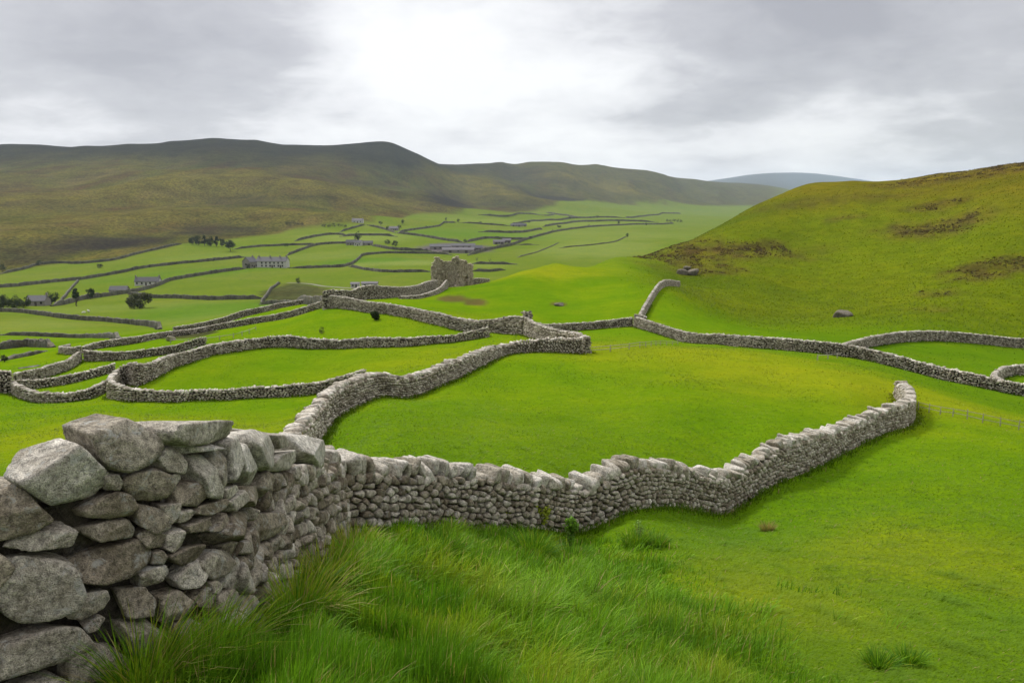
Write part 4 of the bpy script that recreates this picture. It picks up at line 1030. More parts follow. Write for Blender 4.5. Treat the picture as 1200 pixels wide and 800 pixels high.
def build_near_wall():
    rng = np.random.default_rng(21)
    g = lambda u, d: at(u, d)[:2]
    plan = [(-4.6, -1.3, 1.2), (-3.4, 1.4, 1.2), (*g(-30, 3.2), 1.2), (*g(120, 3.68), 1.1), (*g(265, 4.4), 0.98), (*g(325, 5.7), 0.88), (*g(372, 7.3), .86), (*g(408, 9.25), .9)]
    ln = Line(np.array(plan), 1, .58, step=.08, batter=.05, wob=.0, seed=3)
    # the body of the wall reaches up to just under its great top stones
    hs = np.linspace(.3, 1.9, 161); hgt = ln.h.copy()
    for i in range(ln.n):
        if ln.front[i, 1] < 2.2: hgt[i] = 1.35; continue
        pp = np.column_stack([np.repeat(ln.front[i:i+1], 161, 0) + ln.left[i] * .3, ln.zf[i] + hs]); u_, v_ = project(pp)
        vt = np.interp(u_, [-200, 0, 100, 180, 230, 330, 380, 410], [566, 558, 545, 541, 548, 548, 546, 541]); hgt[i] = hs[np.argmin(np.abs(v_ - vt))]
    hgt = np.convolve(np.pad(hgt, 4, 'edge'), np.ones(9) / 9, 'valid')
    ln = Line(np.column_stack([ln.front, hgt])[::4], 1, .58, step=.08, batter=.05, wob=.0, seed=3, per=4)
    k = int(ln.n * .6); root = np.array([ln.mid[k, 0], ln.mid[k, 1], ln.zm[k]])
    t = thing('dry_stone_wall', 'massive wall of large rough grey boulders with tussocks at its foot', 'stone wall', root, 'dry stone walls of the near slope')
    # where on the face does a pixel fall
    ss = np.linspace(0, ln.Lf, 900); hh = np.linspace(-.3, 1.6, 160)
    Sg, Hg = np.meshgrid(ss, hh, indexing='ij'); P = ln.surf(Sg.ravel(), Hg.ravel())
    ok = P[:, 1] > 1.0; U, V = project(P); U[~ok] = 1e9
    def to_face(u, v):
        e = (U - u) ** 2 + (V - v) ** 2; i = np.argmin(e); return Sg.ravel()[i], Hg.ravel()[i]
    polys, occ = [], []
    for px, deep in HAND:
        q = hull2([to_face(*p) for p in px]); 
        if len(q) < 3: continue
        c = q.mean(0); polys.append((q, deep))
        m = len(q)
        for a, b in zip(q, np.roll(q, -1, 0)):
            L = max(1, int(np.linalg.norm(b - a) / .035))
            for f in range(L): occ.append(a + (b - a) * f / L)
    occ = np.array(occ)
    def inside(S, Hh):
        r = np.zeros(len(S), bool)
        for q, _ in polys:
            m = np.ones(len(S), bool)
            for a, b in zip(q, np.roll(q, -1, 0)):
                e = b - a; m &= (e[0] * (Hh - a[1]) - e[1] * (S - a[0])) / np.linalg.norm(e) > -.028
            r |= m
        return r
    stones = []   # verts, faces, tint, size on the picture, kind
    for q, deep in polys:
        c = q.mean(0); n_, d_ = [], []
        for a, b in zip(q, np.roll(q, -1, 0)):
            e = b - a; L = np.linalg.norm(e)
            if L < 1e-4: continue
            nn = np.array([e[1], -e[0]]) / L; d = nn @ (a - c)
            n_.append([nn[0], nn[1], rng.normal() * .12]); d_.append(d + .002)
        sz = math.sqrt(abs(sum(a[0]*b[1]-a[1]*b[0] for a, b in zip(q, np.roll(q, -1, 0)))) / 2)
        out = .035 + .11 * sz * rng.uniform(.5, 1.2); inn = .05
        for v3, dd in (((rng.normal() * .14, rng.normal() * .12, 1), out), ((rng.normal() * .3, rng.choice([-.6, .5, .8]), 1), out * rng.uniform(1.0, 1.35)), ((0, 0, -1), deep)):
            v3 = np.array(v3, float); n_.append(v3 / np.linalg.norm(v3)); d_.append(dd)
        n_ = np.array(n_); n_ /= np.linalg.norm(n_, axis=1)[:, None]
        s1, h1 = np.array([c[0]]), np.array([c[1]]); A = ln.axes(s1, rng, 0.0)
        V_, Fc = stone_batch(n_[None], np.array(d_)[None], ln.surf(s1, h1), A, 5, 34, 5, .035, .86, rng)
        stones.append((V_[0], Fc, rng.uniform(.1, .95), sz, 'coping_stone' if deep >= .4 else 'stone'))
    size = lambda s: 1.0 if s < 6.5 else 0.8
    extra = face_stones(ln, .2, .125, 4, 2, rng, 14, 6, .06, .006, True, (occ, inside), .04, size)
    rest = []
    for V_, Fc, tt, sz in extra:
        if V_.shape[1] < 1000: rest.append((V_, Fc, tt)); continue
        cen = V_.mean(1); dist = np.linalg.norm(cen, axis=1); u, v = project(cen)
        score = np.where((cen[:, 1] > 1.5) & (u > -20) & (v < 820), sz / dist, 0)
        order = np.argsort(-score); nbig = max(0, 84 - sum(1 for s in stones if s[4] == 'stone'))
        for i in order[:nbig]: stones.append((V_[i], Fc, tt[i], sz[i], 'stone'))
        rest.append((V_[order[nbig:]], Fc, tt[order[nbig:]]))
    for V_, Fc, tt, sz, nm in stones:
        link(nm, mesh_arrays(nm, V_ - root, Fc, M['cope' if nm == 'coping_stone' else 'stone'], True, {'tint': np.full(len(V_), tt)}), t)
    kind(link('small_stones', tinted_mesh('small_stones', rest, M['stone'], root), t), 'stuff')
    cv, cf = ln.core(.075, .03)
    link('hearting', mesh_arrays('hearting', cv - root, cf, M['hearting'], False, {'tint': np.full(len(cv), .3)}), t)
    # coping of the parts whose stones are not traced above
    s_lo = to_face(-55, 560)[0]; s_hi = to_face(378, 540)[0]
    for a, b, lv in ((0, s_lo - .1, 3), (s_hi + .05, ln.Lf - .05, 4)):
        V_, Fc, tt = cope_stones(ln, .17, .24, 1.0, rng, lv, 12, .12, srange=(a, b), flat=.25)
        for i in range(len(V_)):
            link('coping_stone', mesh_arrays('coping_stone', V_[i] - root, Fc, M['cope'], True, {'tint': np.full(len(V_[i]), tt[i])}), t)
    # second row of blocks along the back of the top
    s0, s1 = s_lo, s_hi; sv = []
    s = s0
    while s < s1:
        w = rng.uniform(.22, .5); sv.append((s + w / 2, w)); s += w * 1.02
    sv = np.array(sv); f = lambda a: np.interp(sv[:, 0], ln.s, a)
    org = np.stack([f(ln.back[:, 0]), f(ln.back[:, 1]), f(ln.top) - .06], 1); lf = np.stack([f(ln.left[:, 0]), f(ln.left[:, 1]), np.zeros(len(sv))], 1)
    org = org - lf * .2; a = np.stack([f(ln.t[:, 0]), f(ln.t[:, 1]), f(np.gradient(ln.top, ln.s))], 1); a /= np.linalg.norm(a, axis=1)[:, None]
    A = np.stack([a, np.cross(-lf, a) * np.sign(np.cross(-lf, a)[:, 2:3]), -lf], 1)
    pn, pd = box_planes(sv[:, 1] / 2, rng.uniform(.09, .15, len(sv)), np.full(len(sv), .2), np.full(len(sv), .2), rng, .12)
    V_, Fc = stone_batch(pn, pd, org, A, 4, 13, 5, .05, rng=rng)
    for i in range(len(V_)):
        link('coping_stone', mesh_arrays('coping_stone', V_[i] - root, Fc, M['cope'], True, {'tint': np.full(len(V_[i]), rng.uniform())}), t)
    return ln

def build_second_wall():
    rows = [(396,9.55,.88),(420,9.7,.9),(480,10.6,.86),(520,11.3,.86),(560,12,.88),(600,12.7,.86),(640,13.4,.85),(680,14.3,.84),(710,14.8,.95),(740,15.3,.98),(770,16.3,.9),(800,17.5,.78),(850,19,.9),(900,20.8,.95),(940,22.5,1.0),(970,24.4,.85),(1000,26.5,.75),(1030,28.6,.8),(1060,31,.85),(1071,33,.85),(1069,36.5,.8),(1062,39,.75)]
    ln, t = drystone('waist high wall snaking right from the boulder wall to a blunt free end', UD(rows), 1, .6, .165, .105, (3, 2), (.16, .25, .2),
                     'dry stone walls of the near slope', True, seed=41, step=.16, wob=.02, p=13, chips=4, gap=.010, cope_parts=True, cope_level=4, bulge=.016, mats=('stone', 'cope'))
    return ln
# ------------------------------------------------------------------ vegetation
def blades(P, L, Wd, az, lean, cb, ct, rng, droop=0.5, prof=(0, .38, .72)):
    """curved grass blades: roots P (N,3), lengths, widths, lean direction and amount, root and tip colours"""
    N = len(P); d = np.stack([np.cos(az), np.sin(az), np.zeros(N)], 1)
    fa = az + PI / 2 + rng.normal(size=N) * 0.7; sd = np.stack([np.cos(fa), np.sin(fa), np.zeros(N)], 1)
    V = np.empty((N, 7, 3)); C = np.ones((N, 7, 4)); up = np.array([0, 0, 1.0])
    def cen(t):
        return P + (up[None] * (t - droop * lean * t ** 2.2)[:, None] + d * (lean * t ** 1.5)[:, None]) * L[:, None]
    for i, t in enumerate(prof):
        c = cen(np.full(N, t)); w = (Wd * (0.85 if i == 0 else 1.0 - 0.55 * t ** 2) * 0.5)[:, None]
        V[:, 2*i] = c - sd * w; V[:, 2*i+1] = c + sd * w
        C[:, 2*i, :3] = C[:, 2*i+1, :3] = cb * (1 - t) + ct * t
    V[:, 6] = cen(np.ones(N)); C[:, 6, :3] = ct
    b = (np.arange(N) * 7)[:, None]
    Q = np.concatenate([b + [0, 1, 3, 2], b + [2, 3, 5, 4]]); T = b + [4, 5, 6]
    return V.reshape(-1, 3), Q, T, C.reshape(-1, 4)

def blade_obj(name, parts, mat='blade', parent=None, off=(0, 0, 0), loc=None):
    v, q, t, c, n = [], [], [], [], 0
    for V, Q, T, C in parts:
        v.append(V); q.append(Q + n); t.append(T + n); c.append(C); n += len(V)
    me = mesh_arrays(name, np.concatenate(v) - np.asarray(off), [np.concatenate(q), np.concatenate(t)], M[mat], True, None, {'col': np.concatenate(c)})
    return link(name, me, parent, loc)

GREEN_D, GREEN_M, GREEN_Y, STRAW = np.array((.065, .165, .008)), np.array((.165, .315, .012)), np.array((.29, .345, .02)), np.array((.36, .29, .12))
def tussock(label, p, n, L, spread, seed, mixc=(.25, .45, .25, .05), lean=0.75, bias=None, cat='grass tussock', group='tussocks by the near walls', width=.006):
    rng = np.random.default_rng(seed); r = np.sqrt(rng.uniform(0, 1, n)) * spread; a = rng.uniform(0, 2 * PI, n)
    x, y = p[0] + r * np.cos(a) * .6, p[1] + r * np.sin(a) * .6
    P = np.column_stack([x, y, H(x, y) - .02]); az = a + rng.normal(size=n) * .5
    if bias is not None:
        dx, dy = np.cos(az) + bias[0], np.sin(az) + bias[1]; az = np.arctan2(dy, dx)
    Ls = L * rng.uniform(.5, 1.1, n); ln = lean * (.25 + .85 * r / spread) * rng.uniform(.6, 1.25, n)
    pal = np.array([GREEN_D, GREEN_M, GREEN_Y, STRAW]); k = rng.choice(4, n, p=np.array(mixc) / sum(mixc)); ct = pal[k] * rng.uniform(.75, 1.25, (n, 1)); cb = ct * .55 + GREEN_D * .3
    o = np.array([p[0], p[1], float(H(p[0], p[1]))])
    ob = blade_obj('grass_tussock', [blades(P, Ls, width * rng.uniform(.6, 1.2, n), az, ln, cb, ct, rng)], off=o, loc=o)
    return tag(ob, label, cat, group)

def leaf_cloud(cen, rad, n, size, rng, col, flat=0.6):
    """small leaf-sized faces scattered in clumps"""
    m = len(cen); k = rng.integers(0, m, n); g = rng.normal(size=(n, 3)); g /= np.linalg.norm(g, axis=1)[:, None]
    P = cen[k] + g * (rad[k] * rng.uniform(0.35, 1.0, n) ** 0.6)[:, None]
    nr = g + rng.normal(size=(n, 3)) * .6; nr /= np.linalg.norm(nr, axis=1)[:, None]
    a = np.cross(nr, rng.normal(size=(n, 3))); a /= np.linalg.norm(a, axis=1)[:, None]; b = np.cross(nr, a)
    s = (size * rng.uniform(.6, 1.3, n))[:, None]
    V = np.stack([P - a * s, P - b * s * flat, P + a * s, P + b * s * flat], 1)
    C = np.ones((n, 4, 4)); C[:, :, :3] = (np.asarray(col)[None] * (rng.uniform(.7, 1.35, m)[k] * rng.uniform(.8, 1.2, n))[:, None])[:, None, :]
    F = np.arange(n * 4).reshape(-1, 4)
    return V.reshape(-1, 3), F, C.reshape(-1, 4)

def tree(label, base, hgt, wid, seed, col=(.030, .050, .014), trunk=.28, n=900, cat='tree', name='tree', group=None, conical=False, sparse=False):
    rng = np.random.default_rng(seed); base = np.asarray(base, float)
    t = thing(name, label, cat, base, group); b = Build(); th = hgt * trunk
    tr = max(.05, hgt * .028)
    if trunk > 0.02:
        b.tube([(0, 0, -.3), (rng.normal()*.02*hgt, 0, th*.6), (rng.normal()*.03*hgt, rng.normal()*.03*hgt, hgt*.7)], [tr*1.3, tr, tr*.35], 6)
    for i in range(5 if trunk > .02 else 4):
        a = rng.uniform(0, 2*PI); z0 = th*rng.uniform(.6, 1.2); r = wid*.38
        b.tube([(0, 0, max(z0, .05)), (r*.5*math.cos(a), r*.5*math.sin(a), z0+hgt*.16), (r*math.cos(a), r*math.sin(a), min(hgt*.85, z0+hgt*rng.uniform(.22, .42)))], [tr*.5, tr*.35, tr*.12], 5)
    b.obj('trunk', M['bark'], t)
    m = 16 if hgt > 3 else 10; ck = []
    for i in range(m):
        u = rng.normal(size=3); u /= np.linalg.norm(u); f = rng.uniform(.3, 1) ** .5
        zc = th + (hgt - th) * (.5 + .45 * u[2] * f); rr = wid * .5 * f * .78
        if conical: rr *= np.clip(1.25 * (1 - (zc - th) / (hgt - th)), .12, 1)
        ck.append((u[0] * rr, u[1] * rr, zc))
    ck = np.array(ck); rad = np.full(m, min(wid, hgt) * (.25 if not conical else .18)) * rng.uniform(.65, 1.25, m)
    V, F, C = leaf_cloud(ck, rad, int(n * (.5 if sparse else 1.6)), (hgt + wid) * .5 * (.042 if not sparse else .02) + .02, rng, col)
    V[:, 2] = np.maximum(V[:, 2], .02)
    link('crown', mesh_arrays('crown', V, F, M['leaf'], False, None, {'col': C}), t)
    return t

def px_tree(label, u, vb, hpx, wpx, seed, dmin=100, **kw):
    p = cast(u, vb, dmin); s = p[1] / F_PX
    return tree(label, p, hpx * s, wpx * s, seed, **kw)

# ------------------------------------------------------------------ buildings
def gable(b, x0, x1, y0, y1, z0, z1, over=.25, th=.18):
    """two roof slopes with thickness and overhang, ridge along x"""
    ym = (y0 + y1) / 2; sl = (z1 - z0) / (ym - y0)
    for s in (-1, 1):
        ye = (y0 if s < 0 else y1) + s * over; ze = z0 - sl * over
        v = [(x0-over, ye, ze), (x1+over, ye, ze), (x1+over, ym, z1), (x0-over, ym, z1)]
        v = np.array(v + [(a, c, d + th) for a, c, d in v], float)
        b.add(v, [[0,3,2,1],[4,5,6,7],[0,1,5,4],[1,2,6,5],[2,3,7,6],[3,0,4,7]])
def house(label, u, v, Lm, Dm, wall_h, roof_h, rot=0.0, walls='render_white', roof='slate', wins=(), doors=(), chim=(), name='house', cat='house', group='farm buildings of the valley', dmin=150):
    p = cast(u, v, dmin); t = thing(name, label, cat, p, group, rot)
    b = Build(); x0, x1, y0, y1 = -Lm/2, Lm/2, 0, Dm
    zb = -1.6
    V = [(x0,y0,zb),(x1,y0,zb),(x1,y1,zb),(x0,y1,zb),(x0,y0,wall_h),(x1,y0,wall_h),(x1,y1,wall_h),(x0,y1,wall_h),(x0,(y0+y1)/2,wall_h+roof_h-.03),(x1,(y0+y1)/2,wall_h+roof_h-.03)]
    b.add(V, [[0,1,5,4],[2,3,7,6]]); b.f3.append(np.array([[1,2,6],[1,6,9],[1,9,5],[3,0,4],[3,4,8],[3,8,7]]))
    b.obj('wall', M[walls], t)
    r = Build(); gable(r, x0, x1, y0, y1, wall_h + .02, wall_h + roof_h); ro = r.obj('roof', M[roof], t)
    for cx in chim:
        c = Build().box((cx-.45, Dm/2-.35, wall_h+roof_h-.5), (cx+.45, Dm/2+.35, wall_h+roof_h+1.1)); c.box((cx-.15, Dm/2-.15, wall_h+roof_h+1.1), (cx+.15, Dm/2+.15, wall_h+roof_h+1.5)); c.obj('chimney', M['house_stone'], ro)
    for (wx, wz, ww, wh) in wins:
        f = Build()
        for a in ((wx-ww/2-.1, wx-ww/2), (wx+ww/2, wx+ww/2+.1)): f.box((a[0], -.08, wz), (a[1], .02, wz+wh))
        f.box((wx-ww/2-.1, -.08, wz+wh), (wx+ww/2+.1, .02, wz+wh+.1)); f.box((wx-ww/2-.14, -.14, wz-.12), (wx+ww/2+.14, .02, wz))
        fo = f.obj('window', M['house_stone'], t)
        Build().box((wx-ww/2, -.04, wz), (wx+ww/2, .03, wz+wh)).obj('pane', M['window_glass'], fo)
    for (dx, dw, dh) in doors:
        Build().box((dx-dw/2, -.05, -.6), (dx+dw/2, .03, dh)).obj('door', M['door_paint'], t)
    return t

def build_buildings():
    # long farmhouse: a range with a cross gable at its left end and a low pale yard wall
    w = [(x, z, 1.1, 1.3) for x in (-7.5, -4.2, -.9, 2.4, 5.7, 9.0) for z in (.8, 3.1)]
    house('long white farmhouse with many dark windows and chimneys, largest house of the valley', 318, 313.6, 24, 8, 4.9, 3.2, -.06, wins=w, doors=[(.7, 1.2, 2.1), (7.4, 1.2, 2.1)], chim=(-11, -2, 6, 11.3))
    house('gabled grey stone wing adjoining the left end of the long farmhouse', 298, 313.8, 7, 11, 4.6, 3.6, .9, 'house_stone', wins=[(-1.8, 1.2, 1, 1.2), (1.8, 1.2, 1, 1.2)], doors=[(0, 1.1, 2)], chim=(2.6,))
    house('small white cottage with a dark roof above the round bush', 172, 334.5, 15, 6, 2.6, 2.6, .12, wins=[(-6, 1, 1, 1.1), (-3, 1, 1, 1.1), (2.2, 1, 1, 1.1), (5.6, 1, 1, 1.1)], doors=[(-.4, 1.1, 2)], chim=(-7.4, 7.3))
    house('low dark roofed barn just left of the small white cottage', 138, 343.5, 9.5, 5, 1.8, 2.0, .1, 'house_stone', doors=[(1, 2, 1.7)], wins=[(-2.5, .8, .9, .7)], name='barn', cat='barn')
    house('pale farmhouse half hidden among the trees at the far left', 42, 358.5, 8, 6, 2.3, 2.2, .1, 'house_stone', 'slate', wins=[(-2.6, .9, 1, 1), (2.4, .9, 1, 1)], doors=[(0, 1, 1.9)], chim=(3.9,))
    house('tiny bright white cottage alone at the edge of the moor', 419, 261, 17, 8, 3.4, 2.8, .05, 'render_white', 'slate_pale', wins=[(-5, 1, 1.2, 1.3), (4.5, 1, 1.2, 1.3)], doors=[(0, 1.3, 2.2)], chim=(-7.5, 7.5))
    house('small grey house of the hamlet on the left, below a tall tree', 411, 287.2, 10, 6, 2.8, 2.6, .1, 'house_stone', wins=[(-2.8, 1, 1, 1.1), (2.8, 1, 1, 1.1)], doors=[(0, 1.1, 2)], chim=(4.2,))
    house('white gabled house in the middle of the hamlet on the left', 419, 288, 8, 6, 3.2, 2.6, -.2, 'render_white', wins=[(-2, 1.1, 1, 1.2), (2, 1.1, 1, 1.2)], doors=[(0, 1.1, 2)], chim=(-3.3,))
    house('dark long shed at the right end of the hamlet on the left', 430, 287.5, 12, 6, 2.4, 2.2, .1, 'house_stone', doors=[(2, 2.4, 2)], wins=[(-3, 1, 1, .8)], name='barn', cat='barn')
    house('grey house between two trees in the middle hamlet', 461, 270.3, 13, 7, 3.2, 2.6, 0, 'house_stone', 'slate_pale', wins=[(-3, 1, 1.2, 1.2), (3, 1, 1.2, 1.2)], doors=[(0, 1.2, 2.1)], chim=(5.6,))
    for i, (u, v, L, D, a, lab, rf) in enumerate(((516, 292.5, 26, 12, .08, 'long grey cattle shed at the left of the grey farmyard', 'slate'), (543, 291.5, 30, 13, .05, 'widest grey cattle shed at the back of the farmyard above the ruin', 'slate'), (537, 296.5, 38, 10, .05, 'long pale roofed shed along the front of the grey farmyard', 'slate_pale'), (559, 294, 14, 9, .2, 'short shed at the right end of the grey farmyard', 'slate'), (585, 286.5, 16, 8, .12, 'pale roofed barn right of the grey farmyard beside the sweeping wall', 'slate_pale'), (594, 284.8, 12, 8, .12, 'small pale barn furthest right of the grey farmyard', 'slate_pale'), (605, 265.5, 24, 10, 0, 'dark barn alone in the far fields', 'slate'), (613, 265.3, 16, 9, .2, 'smaller barn touching the lone far dark barn', 'slate'))):
        house(lab, u, v, L * .8, D * .8, 2.9, 2.2, a, 'house_stone', rf, doors=[(-L*.2, 2.6, 2.4), (L*.2, 2.6, 2.4)], wins=[(0, 1.4, 1.6, .9)], name='barn', cat='barn')
    house('small white hut at the left end of the pale track', 416, 337.2, 4.4, 3, 2.0, .7, .05, 'render_white', 'slate_pale', doors=[(.6, .9, 1.8)], wins=[(-1.1, .9, .8, .7)], name='hut', cat='hut')
    house('long low white hut on the pale track', 433, 337.0, 8.2, 3, 2.1, .8, .05, 'render_white', 'slate_pale', doors=[(1.2, .9, 1.8)], wins=[(-2.4, .9, 1, .7), (3, .9, 1, .7)], name='hut', cat='hut')

def ragged_wall(t, name, a, b, prof, thick, z0, rng, opening=None):
    """a broken masonry wall from plan point a to b; prof gives the height of its broken top along it; built of coursed blocks"""
    a, b = np.array(a, float), np.array(b, float); L = np.linalg.norm(b - a); d = (b - a) / L; nrm = np.array([d[1], -d[0]])
    hf = lambda s: np.interp(s / L, [p[0] for p in prof], [p[1] for p in prof])
    blocks = []; z = 0.0
    while z < max(p[1] for p in prof):
        h = rng.uniform(.2, .34); s = -rng.uniform(0, .3)
        while s < L:
            w = rng.uniform(.35, .75); c = s + w / 2
            if 0 < c < L and z + h * .5 < hf(c) + rng.normal() * .05 and not (opening and opening[0] < c / L < opening[1] and opening[2] < z < opening[3]):
                blocks.append((c, z + h / 2, w, h))
            s += w
        z += h
    B = np.array(blocks); N = len(B)
    pn, pd = box_planes(B[:, 2] / 2 * .99, B[:, 3] / 2 * .99, np.full(N, thick / 2) + rng.uniform(-.02, .06, N), np.full(N, thick / 2) + rng.uniform(-.02, .06, N), rng, .07)
    org = np.column_stack([a[0] + d[0] * B[:, 0], a[1] + d[1] * B[:, 0], z0 + B[:, 1]])
    A = np.broadcast_to(np.array([[d[0], d[1], 0], [0, 0, 1], [nrm[0], nrm[1], 0]]), (N, 3, 3))
    V, Fc = stone_batch(pn, pd, org, A, 2, 12, 3, .03, .85, rng)
    return link(name, tinted_mesh(name, [(V, Fc, rng.uniform(0, 1, N))], M['ruin_stone'], (0, 0, 0), False), t)

def build_ruin():
    rng = np.random.default_rng(9); p = at(529, 166); p[2] -= .3
    t = thing('ruin', 'roofless ruined stone building with two jagged gable peaks standing above the knoll', 'ruin', p)
    s = 166 / F_PX
    x0, x1 = (507 - 529) * s, (538 - 529) * s
    ragged_wall(t, 'front_wall', (x0, 0), (x1, -.6), [(0, 5.4), (.07, 6.2), (.17, 7.0), (.24, 6.9), (.34, 6.2), (.5, 5.9), (.68, 6.0), (.8, 6.7), (.88, 7.2), (.95, 7.1), (1, 6.6)], .8, 0, rng)
    ragged_wall(t, 'side_wall', (x1, -.6), (x1 + 2.6, 5.0), [(0, 6.6), (.2, 6.3), (.45, 6.1), (.6, 5.5), (.8, 5.3), (1, 5.0)], .8, -.2, rng, (.35, .6, .3, 2.4))
    ragged_wall(t, 'back_wall', (x0 + .3, 5.4), (x1 + 2.3, 5.2), [(0, 4.4), (.2, 4.6), (.45, 4.2), (.6, 4.0), (.8, 4.4), (1, 4.9)], .8, -.2, rng)
    ragged_wall(t, 'side_wall', (x0, 0.4), (x0 + .3, 5.2), [(0, 4.8), (.5, 4.4), (1, 4.4)], .8, 0, rng)
    ragged_wall(t, 'buttress', (x1 - .2, -1.0), (x1 - 1.6, -4.0), [(0, 3.4), (.12, 2.2), (.45, 1.2), (.8, .7), (1, .35)], .7, -.6, rng)

# ------------------------------------------------------------------ rocks, fences, sheep
def rock(label, u, v, wpx, hpx, seed, mat='stone', dmin=5, depth=1.0, group=None, sink=.3):
    rng = np.random.default_rng(seed); p = cast(u, v, dmin); s = p[1] / F_PX; w, h = wpx * s / 2, hpx * s / 2
    pn, pd = box_planes(np.array([w]), np.array([h * (1 + sink)]), np.array([w * depth]), np.array([w * depth]), rng, .3)
    a = -math.atan2(p[0], p[1]); A = np.array([[[math.cos(a), math.sin(a), 0], [0, 0, 1], [math.sin(a), -math.cos(a), 0]]])
    V, Fc = stone_batch(pn, pd, np.array([[0, 0, h * (1 - sink)]]), A, 4, 9, 7, .10, .7, rng)
    o = link('rock', mesh_arrays('rock', V[0], Fc, M[mat], True, {'tint': np.full(len(V[0]), rng.uniform(.2, .8))}), None, p)
    return tag(o, label, 'rock', group)

def fence(label, px, n, hgt, rails, dmin=20, post_r=.05, name='fence'):
    P = np.array([cast(u, v, dmin) for u, v in px]); L = resample(P, np.hypot(*np.diff(P[:, :2], axis=0).T).sum() / (n - 1))
    L[:, 2] = H(L[:, 0], L[:, 1]); o = L[len(L) // 2]; t = thing(name, label, 'fence', o)
    rng = np.random.default_rng(n)
    for q in L:
        b = Build(); tx, ty = rng.normal(size=2) * .04 * hgt; e = q - o; hh = hgt * rng.uniform(.92, 1.1)
        b.tube([e + (0, 0, -.2), e + (tx * .6, ty * .6, hh * .6), e + (tx, ty, hh)], [post_r, post_r, post_r * .8], 6); b.obj('post', M['timber'], t)
    for f in rails:
        pts = [q - o + np.array((0, -.03, hgt * f + rng.normal() * .015)) for q in L]
        Build().tube(pts, [post_r * .6] * len(pts), 5).obj('rail', M['timber'], t)
    return t

def skin_mesh(name, joints, edges, radii, sub=2):
    me = bpy.data.meshes.new(name); me.from_pydata(joints, edges, []); o = bpy.data.objects.new(name, me); COL.objects.link(o)
    sk = o.modifiers.new('skin', 'SKIN'); ss = o.modifiers.new('sub', 'SUBSURF'); ss.levels = sub
    for i, r in enumerate(radii): me.skin_vertices[0].data[i].radius = (r, r) if not isinstance(r, tuple) else r
    me.skin_vertices[0].data[0].use_root = True
    dg = bpy.context.evaluated_depsgraph_get(); out = bpy.data.meshes.new_from_object(o.evaluated_get(dg)); bpy.data.objects.remove(o); out.name = name
    return out
def sheep(label, u, v, rot, group='sheep in the left meadow', graze=True, dmin=80):
    p = cast(u, v, dmin)
    J = [(0,0,.62),(.3,0,.64),(-.32,0,.62),(.48,0,.66),(.62,0,.60 if graze else .88),(.78,0,.30 if graze else .92),
         (.32,.13,.42),(.33,.13,.02),(.32,-.13,.42),(.34,-.13,.02),(-.34,.13,.42),(-.30,.13,.24),(-.36,.13,.02),(-.34,-.13,.42),(-.30,-.13,.24),(-.35,-.13,.02),(-.48,0,.58),(-.54,0,.42)]
    E = [(0,1),(0,2),(1,3),(3,4),(4,5),(1,6),(6,7),(1,8),(8,9),(2,10),(10,11),(11,12),(2,13),(13,14),(14,15),(2,16),(16,17)]
    R = [.25,.24,.25,.16,.12,.075,.08,.035,.08,.035,.10,.05,.035,.10,.05,.035,.07,.04]
    me = skin_mesh('sheep', J, E, R); me.materials.append(M['wool']); me.materials.append(M['sheep_skin'])
    for f in me.polygons:
        c = f.center; f.use_smooth = True; f.material_index = 1 if (c.z < .27 or c.x > .66) else 0
    o = link('sheep', me, None, p); o.rotation_euler = (0, 0, rot); o.scale = (1.25,) * 3
    return tag(o, label, 'sheep', group)

